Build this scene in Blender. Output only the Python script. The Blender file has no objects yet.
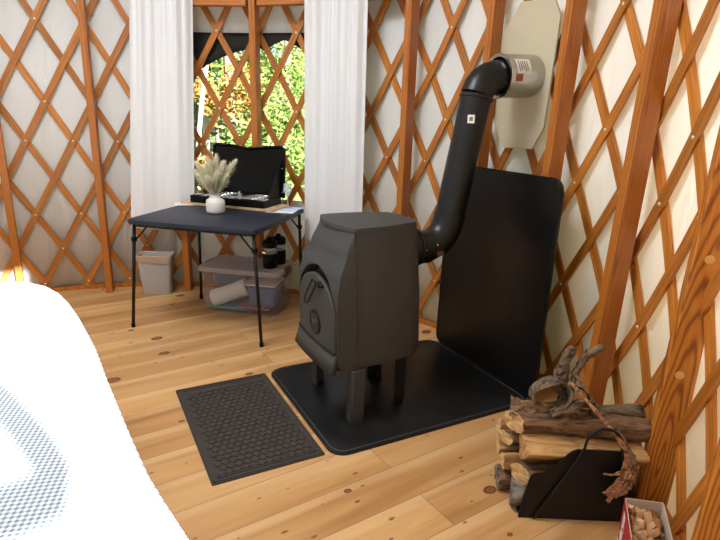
import bpy, bmesh, math, random
from mathutils import Vector, Matrix, noise
PI = math.pi
sc = bpy.context.scene
COL = sc.collection
R = math.radians
CX, CY = -0.36, 2.30            # centre of the round room
def pol(th, r, z=0.0, warp=True):      # the wall bends in a little towards the right end
    if warp and -100 < th < -12: r -= .006*min(26, -12-th)
    return Vector((CX + r*math.cos(R(th)), CY + r*math.sin(R(th)), z))

# ------------------------------------------------------------------ materials
class NT:
    def __init__(s, name):
        s.m = bpy.data.materials.new(name); s.m.use_nodes = True
        s.t = s.m.node_tree; s.t.nodes.clear()
        s.out = s.n('ShaderNodeOutputMaterial')
    def n(s, ty, **kw):
        nd = s.t.nodes.new(ty)
        for k, v in kw.items():
            if k.startswith('i_'):
                nd.inputs[k[2:].replace('_', ' ')].default_value = v
            else: setattr(nd, k, v)
        return nd
    def l(s, a, ao, b, bi): s.t.links.new(a.outputs[ao], b.inputs[bi])
    def bsdf(s, col=(.8,.8,.8), rough=.5, metal=0, spec=.5, **kw):
        b = s.n('ShaderNodeBsdfPrincipled')
        b.inputs['Base Color'].default_value = (*col, 1); b.inputs['Roughness'].default_value = rough
        b.inputs['Metallic'].default_value = metal; b.inputs['Specular IOR Level'].default_value = spec
        for k, v in kw.items(): b.inputs[k.replace('_', ' ')].default_value = v
        s.l(b, 0, s.out, 0); return b
    def coord(s, kind='Object', scale=(1,1,1), loc=(0,0,0), rot=(0,0,0)):
        c = s.n('ShaderNodeTexCoord'); m = s.n('ShaderNodeMapping')
        m.inputs['Scale'].default_value = scale; m.inputs['Location'].default_value = loc; m.inputs['Rotation'].default_value = rot
        s.l(c, kind, m, 0); return m
    def ramp(s, stops, interp='LINEAR'):
        r = s.n('ShaderNodeValToRGB'); e = r.color_ramp; e.interpolation = interp
        while len(e.elements) < len(stops): e.elements.new(.5)
        for el, (p, c) in zip(e.elements, stops): el.position = p; el.color = (*c, 1)
        return r
    def bump(s, src, so, b, strength=.3, dist=.01):
        bp = s.n('ShaderNodeBump'); bp.inputs['Strength'].default_value = strength; bp.inputs['Distance'].default_value = dist
        s.l(src, so, bp, 'Height'); s.l(bp, 0, b, 'Normal'); return bp
    def mix(s, a, ao, b, bo, fac=.5, fs=None, fo=0, mode='MIX'):
        m = s.n('ShaderNodeMix', data_type='RGBA', blend_type=mode)
        m.inputs[0].default_value = fac
        if fs: s.l(fs, fo, m, 0)
        for x, xo, i in ((a, ao, 6), (b, bo, 7)):
            if isinstance(x, tuple): m.inputs[i].default_value = (*x, 1)
            else: s.l(x, xo, m, i)
        return m
    def math(s, op, a, ao=0, b=None, bo=0):
        m = s.n('ShaderNodeMath', operation=op)
        for x, xo, i in ((a, ao, 0), (b, bo, 1)):
            if x is None: continue
            if isinstance(x, (int, float)): m.inputs[i].default_value = x
            else: s.l(x, xo, m, i)
        return m

def plain(name, col, rough=.5, metal=0, spec=.5, bump=0, bscale=200, bdist=.002, vary=0, **kw):
    t = NT(name); b = t.bsdf(col, rough, metal, spec, **kw)
    if bump or vary:
        c = t.coord('Object'); nz = t.n('ShaderNodeTexNoise'); nz.inputs['Scale'].default_value = bscale; nz.inputs['Detail'].default_value = 4
        t.l(c, 0, nz, 0)
        if bump: t.bump(nz, 0, b, bump, bdist)
    if vary:
        n2 = t.n('ShaderNodeTexNoise'); n2.inputs['Scale'].default_value = 9; t.l(c, 0, n2, 0)
        lo = tuple(x*(1-vary) for x in col); hi = tuple(min(1, x*(1+vary)) for x in col)
        r = t.ramp([(.3, lo), (.7, hi)]); t.l(n2, 0, r, 0); t.l(r, 0, b, 'Base Color')
    return t.m

def mat_beam(name, dark, light, ringscale=26, loc=(0,0,0), tilt=5, dist=1.0, kn=.07):
    t = NT(name); b = t.bsdf((.4,.15,.05), .42)
    oi = t.n('ShaderNodeObjectInfo')
    c = t.n('ShaderNodeTexCoord')
    add = t.n('ShaderNodeVectorMath', operation='ADD'); t.l(c, 'Object', add, 0)
    sx = t.n('ShaderNodeCombineXYZ'); mm = t.math('MULTIPLY', oi, 'Random', .5); t.l(mm, 0, sx, 2); t.l(sx, 0, add, 1)
    # growth rings round a pith line leaning slightly against the board: long cathedral arches
    mp = t.n('ShaderNodeMapping'); mp.inputs['Rotation'].default_value = (R(tilt), R(-tilt*.25), 0); mp.inputs['Location'].default_value = loc; t.l(add, 0, mp, 0)
    wz = t.n('ShaderNodeMapping'); wz.inputs['Scale'].default_value = (9, 9, 1.6); t.l(add, 0, wz, 0)
    wn = t.n('ShaderNodeTexNoise'); wn.inputs['Scale'].default_value = 2.2; wn.inputs['Detail'].default_value = 2; t.l(wz, 0, wn, 0)
    sc_ = t.n('ShaderNodeVectorMath', operation='SCALE'); sc_.inputs['Scale'].default_value = .02*dist; t.l(wn, 1, sc_, 0)
    a2 = t.n('ShaderNodeVectorMath', operation='ADD'); t.l(mp, 0, a2, 0); t.l(sc_, 0, a2, 1)
    w = t.n('ShaderNodeTexWave', wave_type='RINGS', rings_direction='Z'); w.inputs['Scale'].default_value = ringscale; w.inputs['Distortion'].default_value = 0
    t.l(a2, 0, w, 0)
    r = t.ramp([(.0, light), (.6, tuple(a*.75+b_*.25 for a, b_ in zip(light, dark))), (1, dark)]); t.l(w, 0, r, 0)
    mp2 = t.n('ShaderNodeMapping'); mp2.inputs['Scale'].default_value = (60,60,2.2); t.l(add, 0, mp2, 0)
    nz = t.n('ShaderNodeTexNoise'); nz.inputs['Scale'].default_value = 3; nz.inputs['Detail'].default_value = 4; t.l(mp2, 0, nz, 0)
    r2 = t.ramp([(.25, (.84,.82,.80)), (.75, (1.06,1.06,1.06))]); t.l(nz, 0, r2, 0)
    m = t.mix(r, 0, r2, 0, 1, mode='MULTIPLY')
    mp3 = t.n('ShaderNodeMapping'); mp3.inputs['Scale'].default_value = (5,5,2.4); t.l(add, 0, mp3, 0)
    vo = t.n('ShaderNodeTexVoronoi'); vo.inputs['Scale'].default_value = 1.0; t.l(mp3, 0, vo, 0)
    kr = t.ramp([(.03, (1,1,1)), (kn, (0,0,0))]); t.l(vo, 0, kr, 0)
    m2 = t.mix(m, 2, (.10,.033,.01), 0, 0, fs=kr)
    t.l(m2, 2, b, 'Base Color'); t.bump(nz, 0, b, .1, .002); return t.m

def mat_slat():
    t = NT('stained_fir_slat'); b = t.bsdf((.4,.15,.05), .45)
    oi = t.n('ShaderNodeObjectInfo'); c = t.coord('UV', (3.0, 60, 1)); 
    add = t.n('ShaderNodeVectorMath', operation='ADD'); t.l(c, 0, add, 0)
    sx = t.n('ShaderNodeCombineXYZ'); mm = t.math('MULTIPLY', oi, 'Random', 60.0); t.l(mm, 0, sx, 0); t.l(mm, 0, sx, 2); t.l(sx, 0, add, 1)
    nz = t.n('ShaderNodeTexNoise'); nz.inputs['Scale'].default_value = 1; nz.inputs['Detail'].default_value = 5; nz.inputs['Distortion'].default_value = .4; t.l(add, 0, nz, 0)
    r = t.ramp([(.25, (.27,.080,.009)), (.5, (.41,.135,.016)), (.75, (.56,.215,.033))]); t.l(nz, 0, r, 0)
    hs = t.n('ShaderNodeHueSaturation'); v = t.n('ShaderNodeMapRange'); v.inputs['To Min'].default_value = .82; v.inputs['To Max'].default_value = 1.2
    t.l(oi, 'Random', v, 0); t.l(v, 0, hs, 'Value'); t.l(r, 0, hs, 'Color'); t.l(hs, 0, b, 'Base Color')
    t.bump(nz, 0, b, .1, .001); return t.m

def mat_fabric(name, col, trans=.25, wr=.35, scale=(3,3,1.1), dist=.05, tcol=None):
    t = NT(name)
    d = t.n('ShaderNodeBsdfDiffuse'); tr = t.n('ShaderNodeBsdfTranslucent'); mx = t.n('ShaderNodeMixShader')
    d.inputs[0].default_value = (*col, 1); tr.inputs[0].default_value = (*(tcol or col), 1); mx.inputs[0].default_value = trans
    t.l(d, 0, mx, 1); t.l(tr, 0, mx, 2); t.l(mx, 0, t.out, 0)
    if wr:
        c = t.coord('Object', scale); nz = t.n('ShaderNodeTexNoise'); nz.inputs['Scale'].default_value = 2.2; nz.inputs['Detail'].default_value = 3; nz.inputs['Distortion'].default_value = .8
        t.l(c, 0, nz, 0)
        bp = t.n('ShaderNodeBump'); bp.inputs['Strength'].default_value = wr; bp.inputs['Distance'].default_value = dist
        t.l(nz, 0, bp, 'Height'); t.l(bp, 0, d, 'Normal')
    return t.m

def mat_floor():
    t = NT('pine_plank_floor'); b = t.bsdf((.6,.35,.15), .38, spec=.4)
    c = t.coord('Object', rot=(0,0,R(-6)))
    br = t.n('ShaderNodeTexBrick'); br.offset = .37; br.offset_frequency = 2
    for k, v in (('Scale', 1), ('Mortar Size', .0016), ('Mortar Smooth', .2), ('Bias', 0), ('Brick Width', 2.05), ('Row Height', .205)): br.inputs[k].default_value = v
    br.inputs['Color1'].default_value = (0,0,0,1); br.inputs['Color2'].default_value = (1,1,1,1); br.inputs['Mortar'].default_value = (.5,.5,.5,1)
    t.l(c, 0, br, 0)
    # grain stretched along the boards, shifted per board
    off = t.n('ShaderNodeCombineXYZ'); om = t.math('MULTIPLY', br, 'Color', 9.0); t.l(om, 0, off, 0); t.l(om, 0, off, 2)
    ad = t.n('ShaderNodeVectorMath', operation='ADD'); t.l(c, 0, ad, 0); t.l(off, 0, ad, 1)
    m1 = t.n('ShaderNodeMapping'); m1.inputs['Scale'].default_value = (.9, 8.5, 1); t.l(ad, 0, m1, 0)
    n1 = t.n('ShaderNodeTexNoise'); n1.inputs['Scale'].default_value = 1; n1.inputs['Detail'].default_value = 5; n1.inputs['Distortion'].default_value = .6; t.l(m1, 0, n1, 0)
    m1b = t.n('ShaderNodeMapping'); m1b.inputs['Scale'].default_value = (3, 120, 1); t.l(ad, 0, m1b, 0)
    n1b = t.n('ShaderNodeTexNoise'); n1b.inputs['Scale'].default_value = 1; n1b.inputs['Detail'].default_value = 3; t.l(m1b, 0, n1b, 0)
    r1 = t.ramp([(.25, (.37,.175,.06)), (.45, (.53,.29,.112)), (.62, (.575,.335,.14)), (.78, (.66,.42,.205))]); t.l(n1, 0, r1, 0)
    r1b = t.ramp([(.3, (.93,.915,.89)), (.7, (1.03,1.03,1.03))]); t.l(n1b, 0, r1b, 0)
    mA = t.mix(r1, 0, r1b, 0, 1, mode='MULTIPLY')
    rb = t.ramp([(0, (.86,.80,.74)), (.5, (1,1,1)), (1, (1.06,1.04,1.0))]); t.l(br, 'Color', rb, 0)
    mB = t.mix(mA, 2, rb, 0, 1, mode='MULTIPLY')
    # pale sapwood band along one edge of each board
    sp = t.n('ShaderNodeSeparateXYZ'); t.l(c, 0, sp, 0)
    dv = t.math('DIVIDE', sp, 1, .205); fr = t.math('FRACT', dv)
    wob = t.math('MULTIPLY', n1, 0, .35); frw = t.math('ADD', fr, 0, wob)
    sr = t.ramp([(.86, (0,0,0)), (1.0, (.32,.32,.32))]); t.l(frw, 0, sr, 0)
    mC = t.mix(mB, 2, (.71,.485,.26), 0, 0, fs=sr)
    # knots: dark ring with redder middle, only some cells
    m2 = t.n('ShaderNodeMapping'); m2.inputs['Scale'].default_value = (2.5, 3.4, 1); t.l(c, 0, m2, 0)
    nw = t.n('ShaderNodeTexNoise'); nw.inputs['Scale'].default_value = 14; t.l(c, 0, nw, 0)
    mw = t.mix(m2, 0, nw, 1, .045)
    vo = t.n('ShaderNodeTexVoronoi', voronoi_dimensions='2D'); vo.inputs['Scale'].default_value = 1; t.l(mw, 2, vo, 0)
    sep = t.n('ShaderNodeSeparateColor'); t.l(vo, 'Color', sep, 0)
    sz = t.n('ShaderNodeMapRange'); t.l(sep, 0, sz, 0); sz.inputs['From Min'].default_value = .25; sz.inputs['To Min'].default_value = .001; sz.inputs['To Max'].default_value = .125
    q = t.math('DIVIDE', vo, 'Distance', sz, 0)
    kr = t.ramp([(.0, (.16,.05,.012)), (.45, (.30,.11,.035)), (.62, (.07,.025,.01)), (.9, (.24,.10,.03))]); t.l(q, 0, kr, 0)
    kf = t.ramp([(.80, (1,1,1)), (1.0, (0,0,0))]); t.l(q, 0, kf, 0)
    mD = t.mix(mC, 2, kr, 0, 0, fs=kf)
    # small dark flecks
    m3 = t.n('ShaderNodeMapping'); m3.inputs['Scale'].default_value = (6, 13, 1); m3.inputs['Location'].default_value = (3,7,0); t.l(c, 0, m3, 0)
    v3 = t.n('ShaderNodeTexVoronoi', voronoi_dimensions='2D'); v3.inputs['Scale'].default_value = 1; t.l(m3, 0, v3, 0)
    s3 = t.n('ShaderNodeSeparateColor'); t.l(v3, 'Color', s3, 0); z3 = t.n('ShaderNodeMapRange'); t.l(s3, 1, z3, 0)
    z3.inputs['From Min'].default_value = .55; z3.inputs['To Min'].default_value = .001; z3.inputs['To Max'].default_value = .12
    q3 = t.math('DIVIDE', v3, 'Distance', z3, 0); f3 = t.ramp([(.5, (.75,.75,.75)), (1, (0,0,0))]); t.l(q3, 0, f3, 0)
    mE = t.mix(mD, 2, (.10,.04,.012), 0, 0, fs=f3)
    mo = t.math('MULTIPLY', br, 'Fac', .75)
    mF = t.mix(mE, 2, (.13,.055,.02), 0, 0, fs=mo)
    t.l(mF, 2, b, 'Base Color')
    inv = t.math('SUBTRACT', 1.0, 0, br, 'Fac'); t.bump(inv, 0, b, .35, .002)
    return t.m

def mat_gingham():
    t = NT('grey_gingham_cotton'); b = t.bsdf((.8,.8,.8), .9, spec=.1)
    c = t.coord('Object', (1/.0138,)*3, rot=(0,0,R(14))); sp = t.n('ShaderNodeSeparateXYZ'); t.l(c, 0, sp, 0)
    fx = t.math('FRACT', sp, 0); fy = t.math('FRACT', sp, 1)
    gx = t.math('GREATER_THAN', fx, 0, .5); gy = t.math('GREATER_THAN', fy, 0, .5)
    s = t.math('ADD', gx, 0, gy); h = t.math('MULTIPLY', s, 0, .5)
    r = t.ramp([(0, (.84,.85,.86)), (.5, (.42,.47,.52)), (1, (.18,.21,.25))]); t.l(h, 0, r, 0); t.l(r, 0, b, 'Base Color')
    nz = t.n('ShaderNodeTexNoise'); nz.inputs['Scale'].default_value = 3; c2 = t.coord('Object'); t.l(c2, 0, nz, 0); t.bump(nz, 0, b, .4, .03)
    return t.m

def mat_bark(name, c0, c1, scale=40):
    t = NT(name); b = t.bsdf(c1, .9, spec=.15)
    c = t.coord('Object', (.25,1,1)); nz = t.n('ShaderNodeTexNoise'); nz.inputs['Scale'].default_value = scale; nz.inputs['Detail'].default_value = 6; nz.inputs['Distortion'].default_value = 1; t.l(c, 0, nz, 0)
    r = t.ramp([(.35, c0), (.5, tuple((a+b_)/2 for a, b_ in zip(c0, c1))), (.68, c1)]); t.l(nz, 0, r, 0); t.l(r, 0, b, 'Base Color'); t.bump(nz, 0, b, .9, .012)
    return t.m

def mat_kindle():
    t = NT('kindling_wood'); b = t.bsdf((.5,.3,.15), .85, spec=.15); oi = t.n('ShaderNodeObjectInfo')
    r = t.ramp([(0, (.30,.135,.055)), (.35, (.42,.22,.095)), (.7, (.56,.33,.16)), (1, (.70,.46,.25))]); t.l(oi, 'Random', r, 0)
    c = t.coord('Object', (60,60,8)); nz = t.n('ShaderNodeTexNoise'); nz.inputs['Scale'].default_value = 2; t.l(c, 0, nz, 0); r2 = t.ramp([(.3, (.7,.68,.65)), (.7, (1.1,1.1,1.1))]); t.l(nz, 0, r2, 0)
    m = t.mix(r, 0, r2, 0, 1, mode='MULTIPLY'); t.l(m, 2, b, 'Base Color'); return t.m

def mat_leaf(name, cols):
    t = NT(name); d = t.n('ShaderNodeBsdfDiffuse'); tr = t.n('ShaderNodeBsdfTranslucent'); mx = t.n('ShaderNodeMixShader'); mx.inputs[0].default_value = .35
    g = t.n('ShaderNodeNewGeometry'); r = t.ramp([(i/(len(cols)-1), c) for i, c in enumerate(cols)])
    t.l(g, 'Random Per Island', r, 0); t.l(r, 0, d, 0); t.l(r, 0, tr, 0); t.l(d, 0, mx, 1); t.l(tr, 0, mx, 2); t.l(mx, 0, t.out, 0); return t.m

def mat_clear(name, tint=(.9,.9,.92), fac=.35, rough=.2):
    t = NT(name); tp = t.n('ShaderNodeBsdfTransparent'); tp.inputs[0].default_value = (*tint, 1)
    p = t.n('ShaderNodeBsdfPrincipled'); p.inputs['Base Color'].default_value = (*tint, 1); p.inputs['Roughness'].default_value = rough
    mx = t.n('ShaderNodeMixShader'); mx.inputs[0].default_value = fac; t.l(tp, 0, mx, 1); t.l(p, 0, mx, 2); t.l(mx, 0, t.out, 0); return t.m

M = dict(
 floor=mat_floor(), slat=mat_slat(), gingham=mat_gingham(),
 stud=mat_beam('stained_fir_stud', (.33,.092,.009), (.47,.152,.016), 30, (-.02,.06,0), 1.5, .8), studgrain=mat_beam('stained_fir_flat_grain', (.27,.073,.006), (.58,.208,.023), 24, (-.05,.055,0), 5.5, 1.1),
 canvas=mat_fabric('white_wall_canvas', (.79,.79,.785), .27, .6, (2.2,2.2,.5), .06, (.86,.72,.52)),
 lined=mat_fabric('lined_white_canvas', (.80,.80,.80), .012, .5, (2.2,2.2,.5), .06), roof=mat_fabric('roof_canvas', (.78,.77,.75), .05, 0),
 curtain=mat_fabric('white_cotton_curtain', (.86,.855,.865), .22, .15, (4,4,1), .03),
 iron=plain('grey_cast_iron', (.046,.0445,.042), .62, 0, .3, .25, 500, .0015),
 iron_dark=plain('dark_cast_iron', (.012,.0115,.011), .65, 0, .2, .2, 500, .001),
 pipe=plain('black_stove_pipe', (.006,.0058,.0055), .36, 0, .35, .05, 120, .001),
 pad=plain('black_steel_hearth', (.009,.0088,.0085), .34, 0, .35, .12, 160, .001, .35),
 shield=plain('black_steel_shield', (.0042,.004,.0038), .33, 0, .3, .25, 260, .001),
 rim=plain('worn_dark_edge', (.05,.05,.05), .35),
 steel=plain('galvanised_steel', (.50,.49,.47), .22, 1),
 chrome=plain('polished_steel', (.75,.75,.76), .15, 1),
 plate=plain('beige_cement_board', (.52,.45,.32), .8, 0, .2, .2, 60, .001),
 rubber=plain('brown_black_rubber', (.046,.037,.031), .8, 0, .25, .5, 400, .001),
 tabletop=plain('navy_black_vinyl', (.016,.019,.030), .5, 0, .35, .2, 300, .0006),
 blackmetal=plain('black_powder_coat', (.006,.006,.0062), .45, 0, .3),
 blackplastic=plain('black_plastic', (.004,.004,.004), .42, 0, .16),
 ceramic=plain('white_stoneware', (.70,.66,.63), .55, 0, .4),
 plume=plain('cream_dried_grass', (.90,.85,.68), .9, 0, .1),
 plume2=plain('greenish_dried_grass', (.82,.80,.58), .9, 0, .1),
 paper=plain('white_paper', (.80,.80,.82), .8), printed=plain('printed_leaflet', (.55,.62,.78), .7),
 board=plain('tan_wood_board', (.56,.38,.22), .55, 0, .4, .1, 90, .001, .15),
 tub=mat_clear('clear_plastic_tub', (.95,.95,.96), .065, .15), tublid=mat_clear('frosted_plastic_lid', (.88,.83,.81), .36, .3),
 latch=plain('plum_plastic_latch', (.09,.035,.05), .4),
 glass=mat_clear('clear_glass', (.86,.89,.92), .26, .05),
 blue=plain('slate_blue_cloth', (.10,.13,.19), .9), navy=plain('blue_folder', (.11,.14,.27), .6), green=plain('green_folder', (.10,.30,.20), .6), red=plain('red_folder', (.5,.10,.12), .6), teal=plain('teal_folder', (.08,.22,.30), .6),
 towel=plain('white_paper_towel', (.82,.80,.76), .9), binp=plain('grey_plastic_bin', (.40,.365,.335), .5), liner=plain('brown_paper_liner', (.42,.29,.20), .85, 0, .2, .5, 30, .01),
 bolt=plain('zinc_bolt_head', (.75,.70,.60), .35, .6),
 bark=mat_bark('grey_brown_bark', (.035,.022,.014), (.24,.17,.11)), redbark=mat_bark('red_brown_bark', (.05,.027,.016), (.27,.155,.085)), cutwood=mat_bark('fresh_cut_wood', (.50,.30,.13), (.72,.48,.24), 30), splitwood=mat_bark('split_wood', (.30,.15,.055), (.56,.32,.125), 30), greywood=mat_bark('weathered_wood', (.10,.08,.06), (.27,.22,.17), 30),
 plug=plain('pale_wood_plug', (.66,.36,.10), .5), barkinner=mat_bark('pink_brown_inner_bark', (.16,.06,.025), (.52,.26,.13), 50), kindle=mat_kindle(),
 card=plain('plain_cardboard', (.55,.44,.32), .85), cardred=plain('red_printed_card', (.42,.02,.03), .5), cardwhite=plain('white_printed_card', (.72,.70,.66), .5),
 mattress=plain('mattress_ticking', (.7,.69,.66), .9), bedwood=plain('pale_bed_wood', (.5,.33,.17), .5),
 flap=mat_fabric('black_flap_cloth', (.035,.033,.03), .05, .3),
 sticker=plain('white_sticker', (.78,.76,.7), .6), ink=plain('grey_print', (.16,.13,.12), .6), inkred=plain('brown_print', (.35,.08,.04), .6),
 ground=plain('pale_dry_grass', (.22,.25,.09), .95, 0, .1, .6, 20, .06, .45),
 birch=plain('white_birch_bark', (.40,.38,.35), .8, 0, .2, .4, 20, .01, .2), trunk=plain('grey_tree_bark', (.17,.14,.11), .9, 0, .2, .6, 30, .02, .3),
 leafgreen=mat_leaf('light_green_leaves', [(.09,.16,.03), (.18,.26,.055), (.28,.34,.09), (.37,.40,.15)]),
 leafdark=mat_leaf('mid_green_leaves', [(.03,.06,.018), (.06,.105,.03), (.11,.16,.05)]),
 leafgold=mat_leaf('orange_yellow_leaves', [(.36,.13,.03), (.43,.23,.05), (.40,.31,.10), (.21,.25,.08)]),
 brown=plain('brown_metal_tag', (.10,.045,.02), .4),
)

# ------------------------------------------------------------------ object helpers
def link(name, me, m=None, parent=None):
    o = bpy.data.objects.new(name, me); COL.objects.link(o)
    if m is not None and not isinstance(m, (list, tuple)): m = [m]
    if m:
        for x in m: me.materials.append(M[x] if isinstance(x, str) else x)
    if parent: o.parent = parent
    return o
def bobj(name, bm, m=None, parent=None, smooth=False, recalc=True):
    me = bpy.data.meshes.new(name)
    if recalc: bmesh.ops.recalc_face_normals(bm, faces=bm.faces)
    if smooth is True:
        for f in bm.faces: f.smooth = True
    elif smooth:
        for f in bm.faces: f.smooth = True
        for e in bm.edges:
            if len(e.link_faces) == 2 and e.calc_face_angle(0) > R(smooth): e.smooth = False
    bm.to_mesh(me); bm.free()
    return link(name, me, m, parent)
def tag(o, label, cat, group=None, kind=None):
    o['label'] = label; o['category'] = cat
    if group: o['group'] = group
    if kind: o['kind'] = kind
    return o
def empty(name, label, cat, loc=(0,0,0), rz=0, group=None):
    o = bpy.data.objects.new(name, None); COL.objects.link(o); o.empty_display_size = .1
    o.location = loc; o.rotation_euler = (0,0,rz); return tag(o, label, cat, group)
def struct(o): o['kind'] = 'structure'; return o

def b_box(bm, c, s, bev=0, mat=None, seg=1):
    r = bmesh.ops.create_cube(bm, size=1)['verts']
    M4 = Matrix.Translation(c) @ (mat.to_4x4() if mat else Matrix.Identity(4)) @ Matrix.Diagonal((*s, 1))
    bmesh.ops.transform(bm, matrix=M4, verts=r)
    if bev:
        es = list({e for v in r for e in v.link_edges}); bmesh.ops.bevel(bm, geom=es, offset=bev, segments=seg, affect='EDGES', profile=.5)
    return bm
def box(c, s, bev=0, mat=None, seg=1): return b_box(bmesh.new(), Vector(c), s, bev, mat, seg)
def b_lathe(bm, prof, n=24, M4=None, cap=True):
    rings = []
    for r, z in prof:
        rings.append([bm.verts.new(Vector((r*math.cos(2*PI*i/n), r*math.sin(2*PI*i/n), z))) for i in range(n)])
    for a, b in zip(rings, rings[1:]):
        for i in range(n): bm.faces.new((a[i], a[(i+1)%n], b[(i+1)%n], b[i]))
    if cap:
        bm.faces.new(rings[0][::-1]); bm.faces.new(rings[-1])
    if M4: bmesh.ops.transform(bm, matrix=M4, verts=[v for r in rings for v in r])
    return bm
def lathe(prof, n=24, M4=None, cap=True): return b_lathe(bmesh.new(), prof, n, M4, cap)
def frame_of(d):
    d = Vector(d).normalized(); q = d.to_track_quat('Z', 'Y'); return q.to_matrix().to_4x4()
def b_cyl(bm, a, b, r, n=16, r2=None):
    a, b = Vector(a), Vector(b); L = (b-a).length
    return b_lathe(bm, [(r, 0), (r if r2 is None else r2, L)], n, Matrix.Translation(a) @ frame_of(b-a))
def b_tube(bm, pts, r, n=10, cap=True):
    pts = [Vector(p) for p in pts]; rings = []; prev = None
    for i, p in enumerate(pts):
        d = (pts[min(i+1, len(pts)-1)] - pts[max(i-1, 0)]).normalized()
        if prev is None:
            u = d.orthogonal().normalized()
        else:
            u = (prev - d*prev.dot(d)).normalized()
        prev = u; w = d.cross(u); rr = r[i] if isinstance(r, (list, tuple)) else r
        rings.append([bm.verts.new(p + u*rr*math.cos(2*PI*k/n) + w*rr*math.sin(2*PI*k/n)) for k in range(n)])
    for a, b in zip(rings, rings[1:]):
        for k in range(n): bm.faces.new((a[k], a[(k+1)%n], b[(k+1)%n], b[k]))
    if cap: bm.faces.new(rings[0][::-1]); bm.faces.new(rings[-1])
    return bm
def tube(pts, r, n=10): return b_tube(bmesh.new(), pts, r, n)
def arc(c, r, a0, a1, n, ax1, ax2):
    c, ax1, ax2 = Vector(c), Vector(ax1), Vector(ax2)
    return [c + ax1*r*math.cos(a0+(a1-a0)*i/n) + ax2*r*math.sin(a0+(a1-a0)*i/n) for i in range(n+1)]
def rrect(w, d, r, n=6):
    pts = []
    for sx, sy, a in ((1,1,0), (-1,1,PI/2), (-1,-1,PI), (1,-1,1.5*PI)):
        for i in range(n+1):
            t = a + PI/2*i/n; pts.append((sx*(w/2-r)+r*math.cos(t), sy*(d/2-r)+r*math.sin(t)))
    return pts
def prism(pts, z0, z1, bev=0, M4=None, seg=2):
    bm = bmesh.new(); lo = [bm.verts.new((x, y, z0)) for x, y in pts]; hi = [bm.verts.new((x, y, z1)) for x, y in pts]; n = len(pts)
    bm.faces.new(lo[::-1]); top = bm.faces.new(hi)
    for i in range(n): bm.faces.new((lo[i], lo[(i+1)%n], hi[(i+1)%n], hi[i]))
    if bev: bmesh.ops.bevel(bm, geom=list(top.edges), offset=bev, segments=seg, affect='EDGES', profile=.5)
    if M4: bmesh.ops.transform(bm, matrix=M4, verts=bm.verts)
    return bm
def b_grid(bm, fn, nu, nv, closed_u=False):
    g = [[bm.verts.new(fn(i/nu, j/nv)) for j in range(nv+1)] for i in range(nu if closed_u else nu+1)]
    N = len(g)
    for i in range(nu):
        for j in range(nv): bm.faces.new((g[i][j], g[(i+1)%N][j], g[(i+1)%N][j+1], g[i][j+1]))
    return g
def solid(o, th, off=0):
    m = o.modifiers.new('thickness', 'SOLIDIFY'); m.thickness = th; m.offset = off; return o
def subsurf(o, l=1):
    m = o.modifiers.new('smooth', 'SUBSURF'); m.levels = l; m.render_levels = l; return o

# ------------------------------------------------------------------ camera
cam = bpy.data.cameras.new('camera'); co = bpy.data.objects.new('camera', cam); COL.objects.link(co)
Rc = Matrix(((0.8879802304803794, 0.10236083348476996, -0.44834514611436976), (-0.45904785006210586, 0.2559685115524573, -0.8507380280950053), (0.02767998607966987, 0.9612504256758083, 0.2742834984258196)))
co.matrix_world = Matrix.Translation((0,0,1.5)) @ Rc.to_4x4()
cam.sensor_fit = 'HORIZONTAL'; cam.sensor_width = 36; cam.lens = 545/720*36; cam.clip_start = .02; cam.clip_end = 300
sc.camera = co

# ------------------------------------------------------------------ room shell
R_CANVAS, R_BACK, R_FRONT, R_IN, R_OUT = 2.745, 2.729, 2.715, 2.57, 2.706
H_WALL = 2.5
bm = bmesh.new(); n = 96
vs = [bm.verts.new(pol(360*i/n, 2.80, 0, False)) for i in range(n)]; ve = [bm.verts.new(pol(360*i/n, 2.80, -.08, False)) for i in range(n)]
bm.faces.new(vs); bm.faces.new(ve[::-1])
for i in range(n): bm.faces.new((vs[i], ve[i], ve[(i+1)%n], vs[(i+1)%n]))
struct(bobj('floor', bm, 'floor'))
W0, W1, WZ0, WZ1 = 33.5, 66.5, .80, 2.085
def wall(name, parts):
    bm = bmesh.new()
    for t0, t1, z0, z1 in parts:
        k = max(2, int((t1-t0)/1.5))
        b_grid(bm, lambda u, v: pol(t0+(t1-t0)*u, R_CANVAS + .006*math.sin((t0+(t1-t0)*u)*.9), z0+(z1-z0)*v), k, 2)
    bmesh.ops.remove_doubles(bm, verts=bm.verts, dist=.0005)
    return struct(solid(bobj(name, bm, 'lined' if name == 'wall_front' else 'canvas', smooth=True, recalc=False), .004, 1))
D0, D1, DZ = -113.0, -73.7, 2.15     # open doorway behind the camera
wall('wall_back', [(W0, W1, 0, WZ0), (W0, W1, WZ1, H_WALL)])
wall('wall_left', [(W1, 160, 0, H_WALL)])
wall('wall_right', [(-60, W0, 0, H_WALL)])
wall('wall_front', [(D1, -60, 0, H_WALL), (160, 360+D0, 0, H_WALL), (D0, D1, DZ, H_WALL)])
bm = bmesh.new(); RD, ZD = .62, 3.75
b_grid(bm, lambda u, v: pol(360*u, 2.76+(RD-2.76)*v, H_WALL-.02+(ZD-H_WALL)*v), 72, 6, True)
struct(solid(bobj('ceiling', bm, 'roof', smooth=True), .006, 0))
def ring_piece(name, t0, t1, r0, r1, z0, z1, m='stud'):
    bm = bmesh.new(); k = max(2, int((t1-t0)/2)); g = []
    for i in range(k+1):
        t = t0+(t1-t0)*i/k; g.append([bm.verts.new(pol(t, r, z)) for r, z in ((r0,z0),(r1,z0),(r1,z1),(r0,z1))])
    for a, b in zip(g, g[1:]):
        for j in range(4): bm.faces.new((a[j], b[j], b[(j+1)%4], a[(j+1)%4]))
    bm.faces.new(g[0]); bm.faces.new(g[-1][::-1]); return struct(bobj(name, bm, m))
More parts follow.
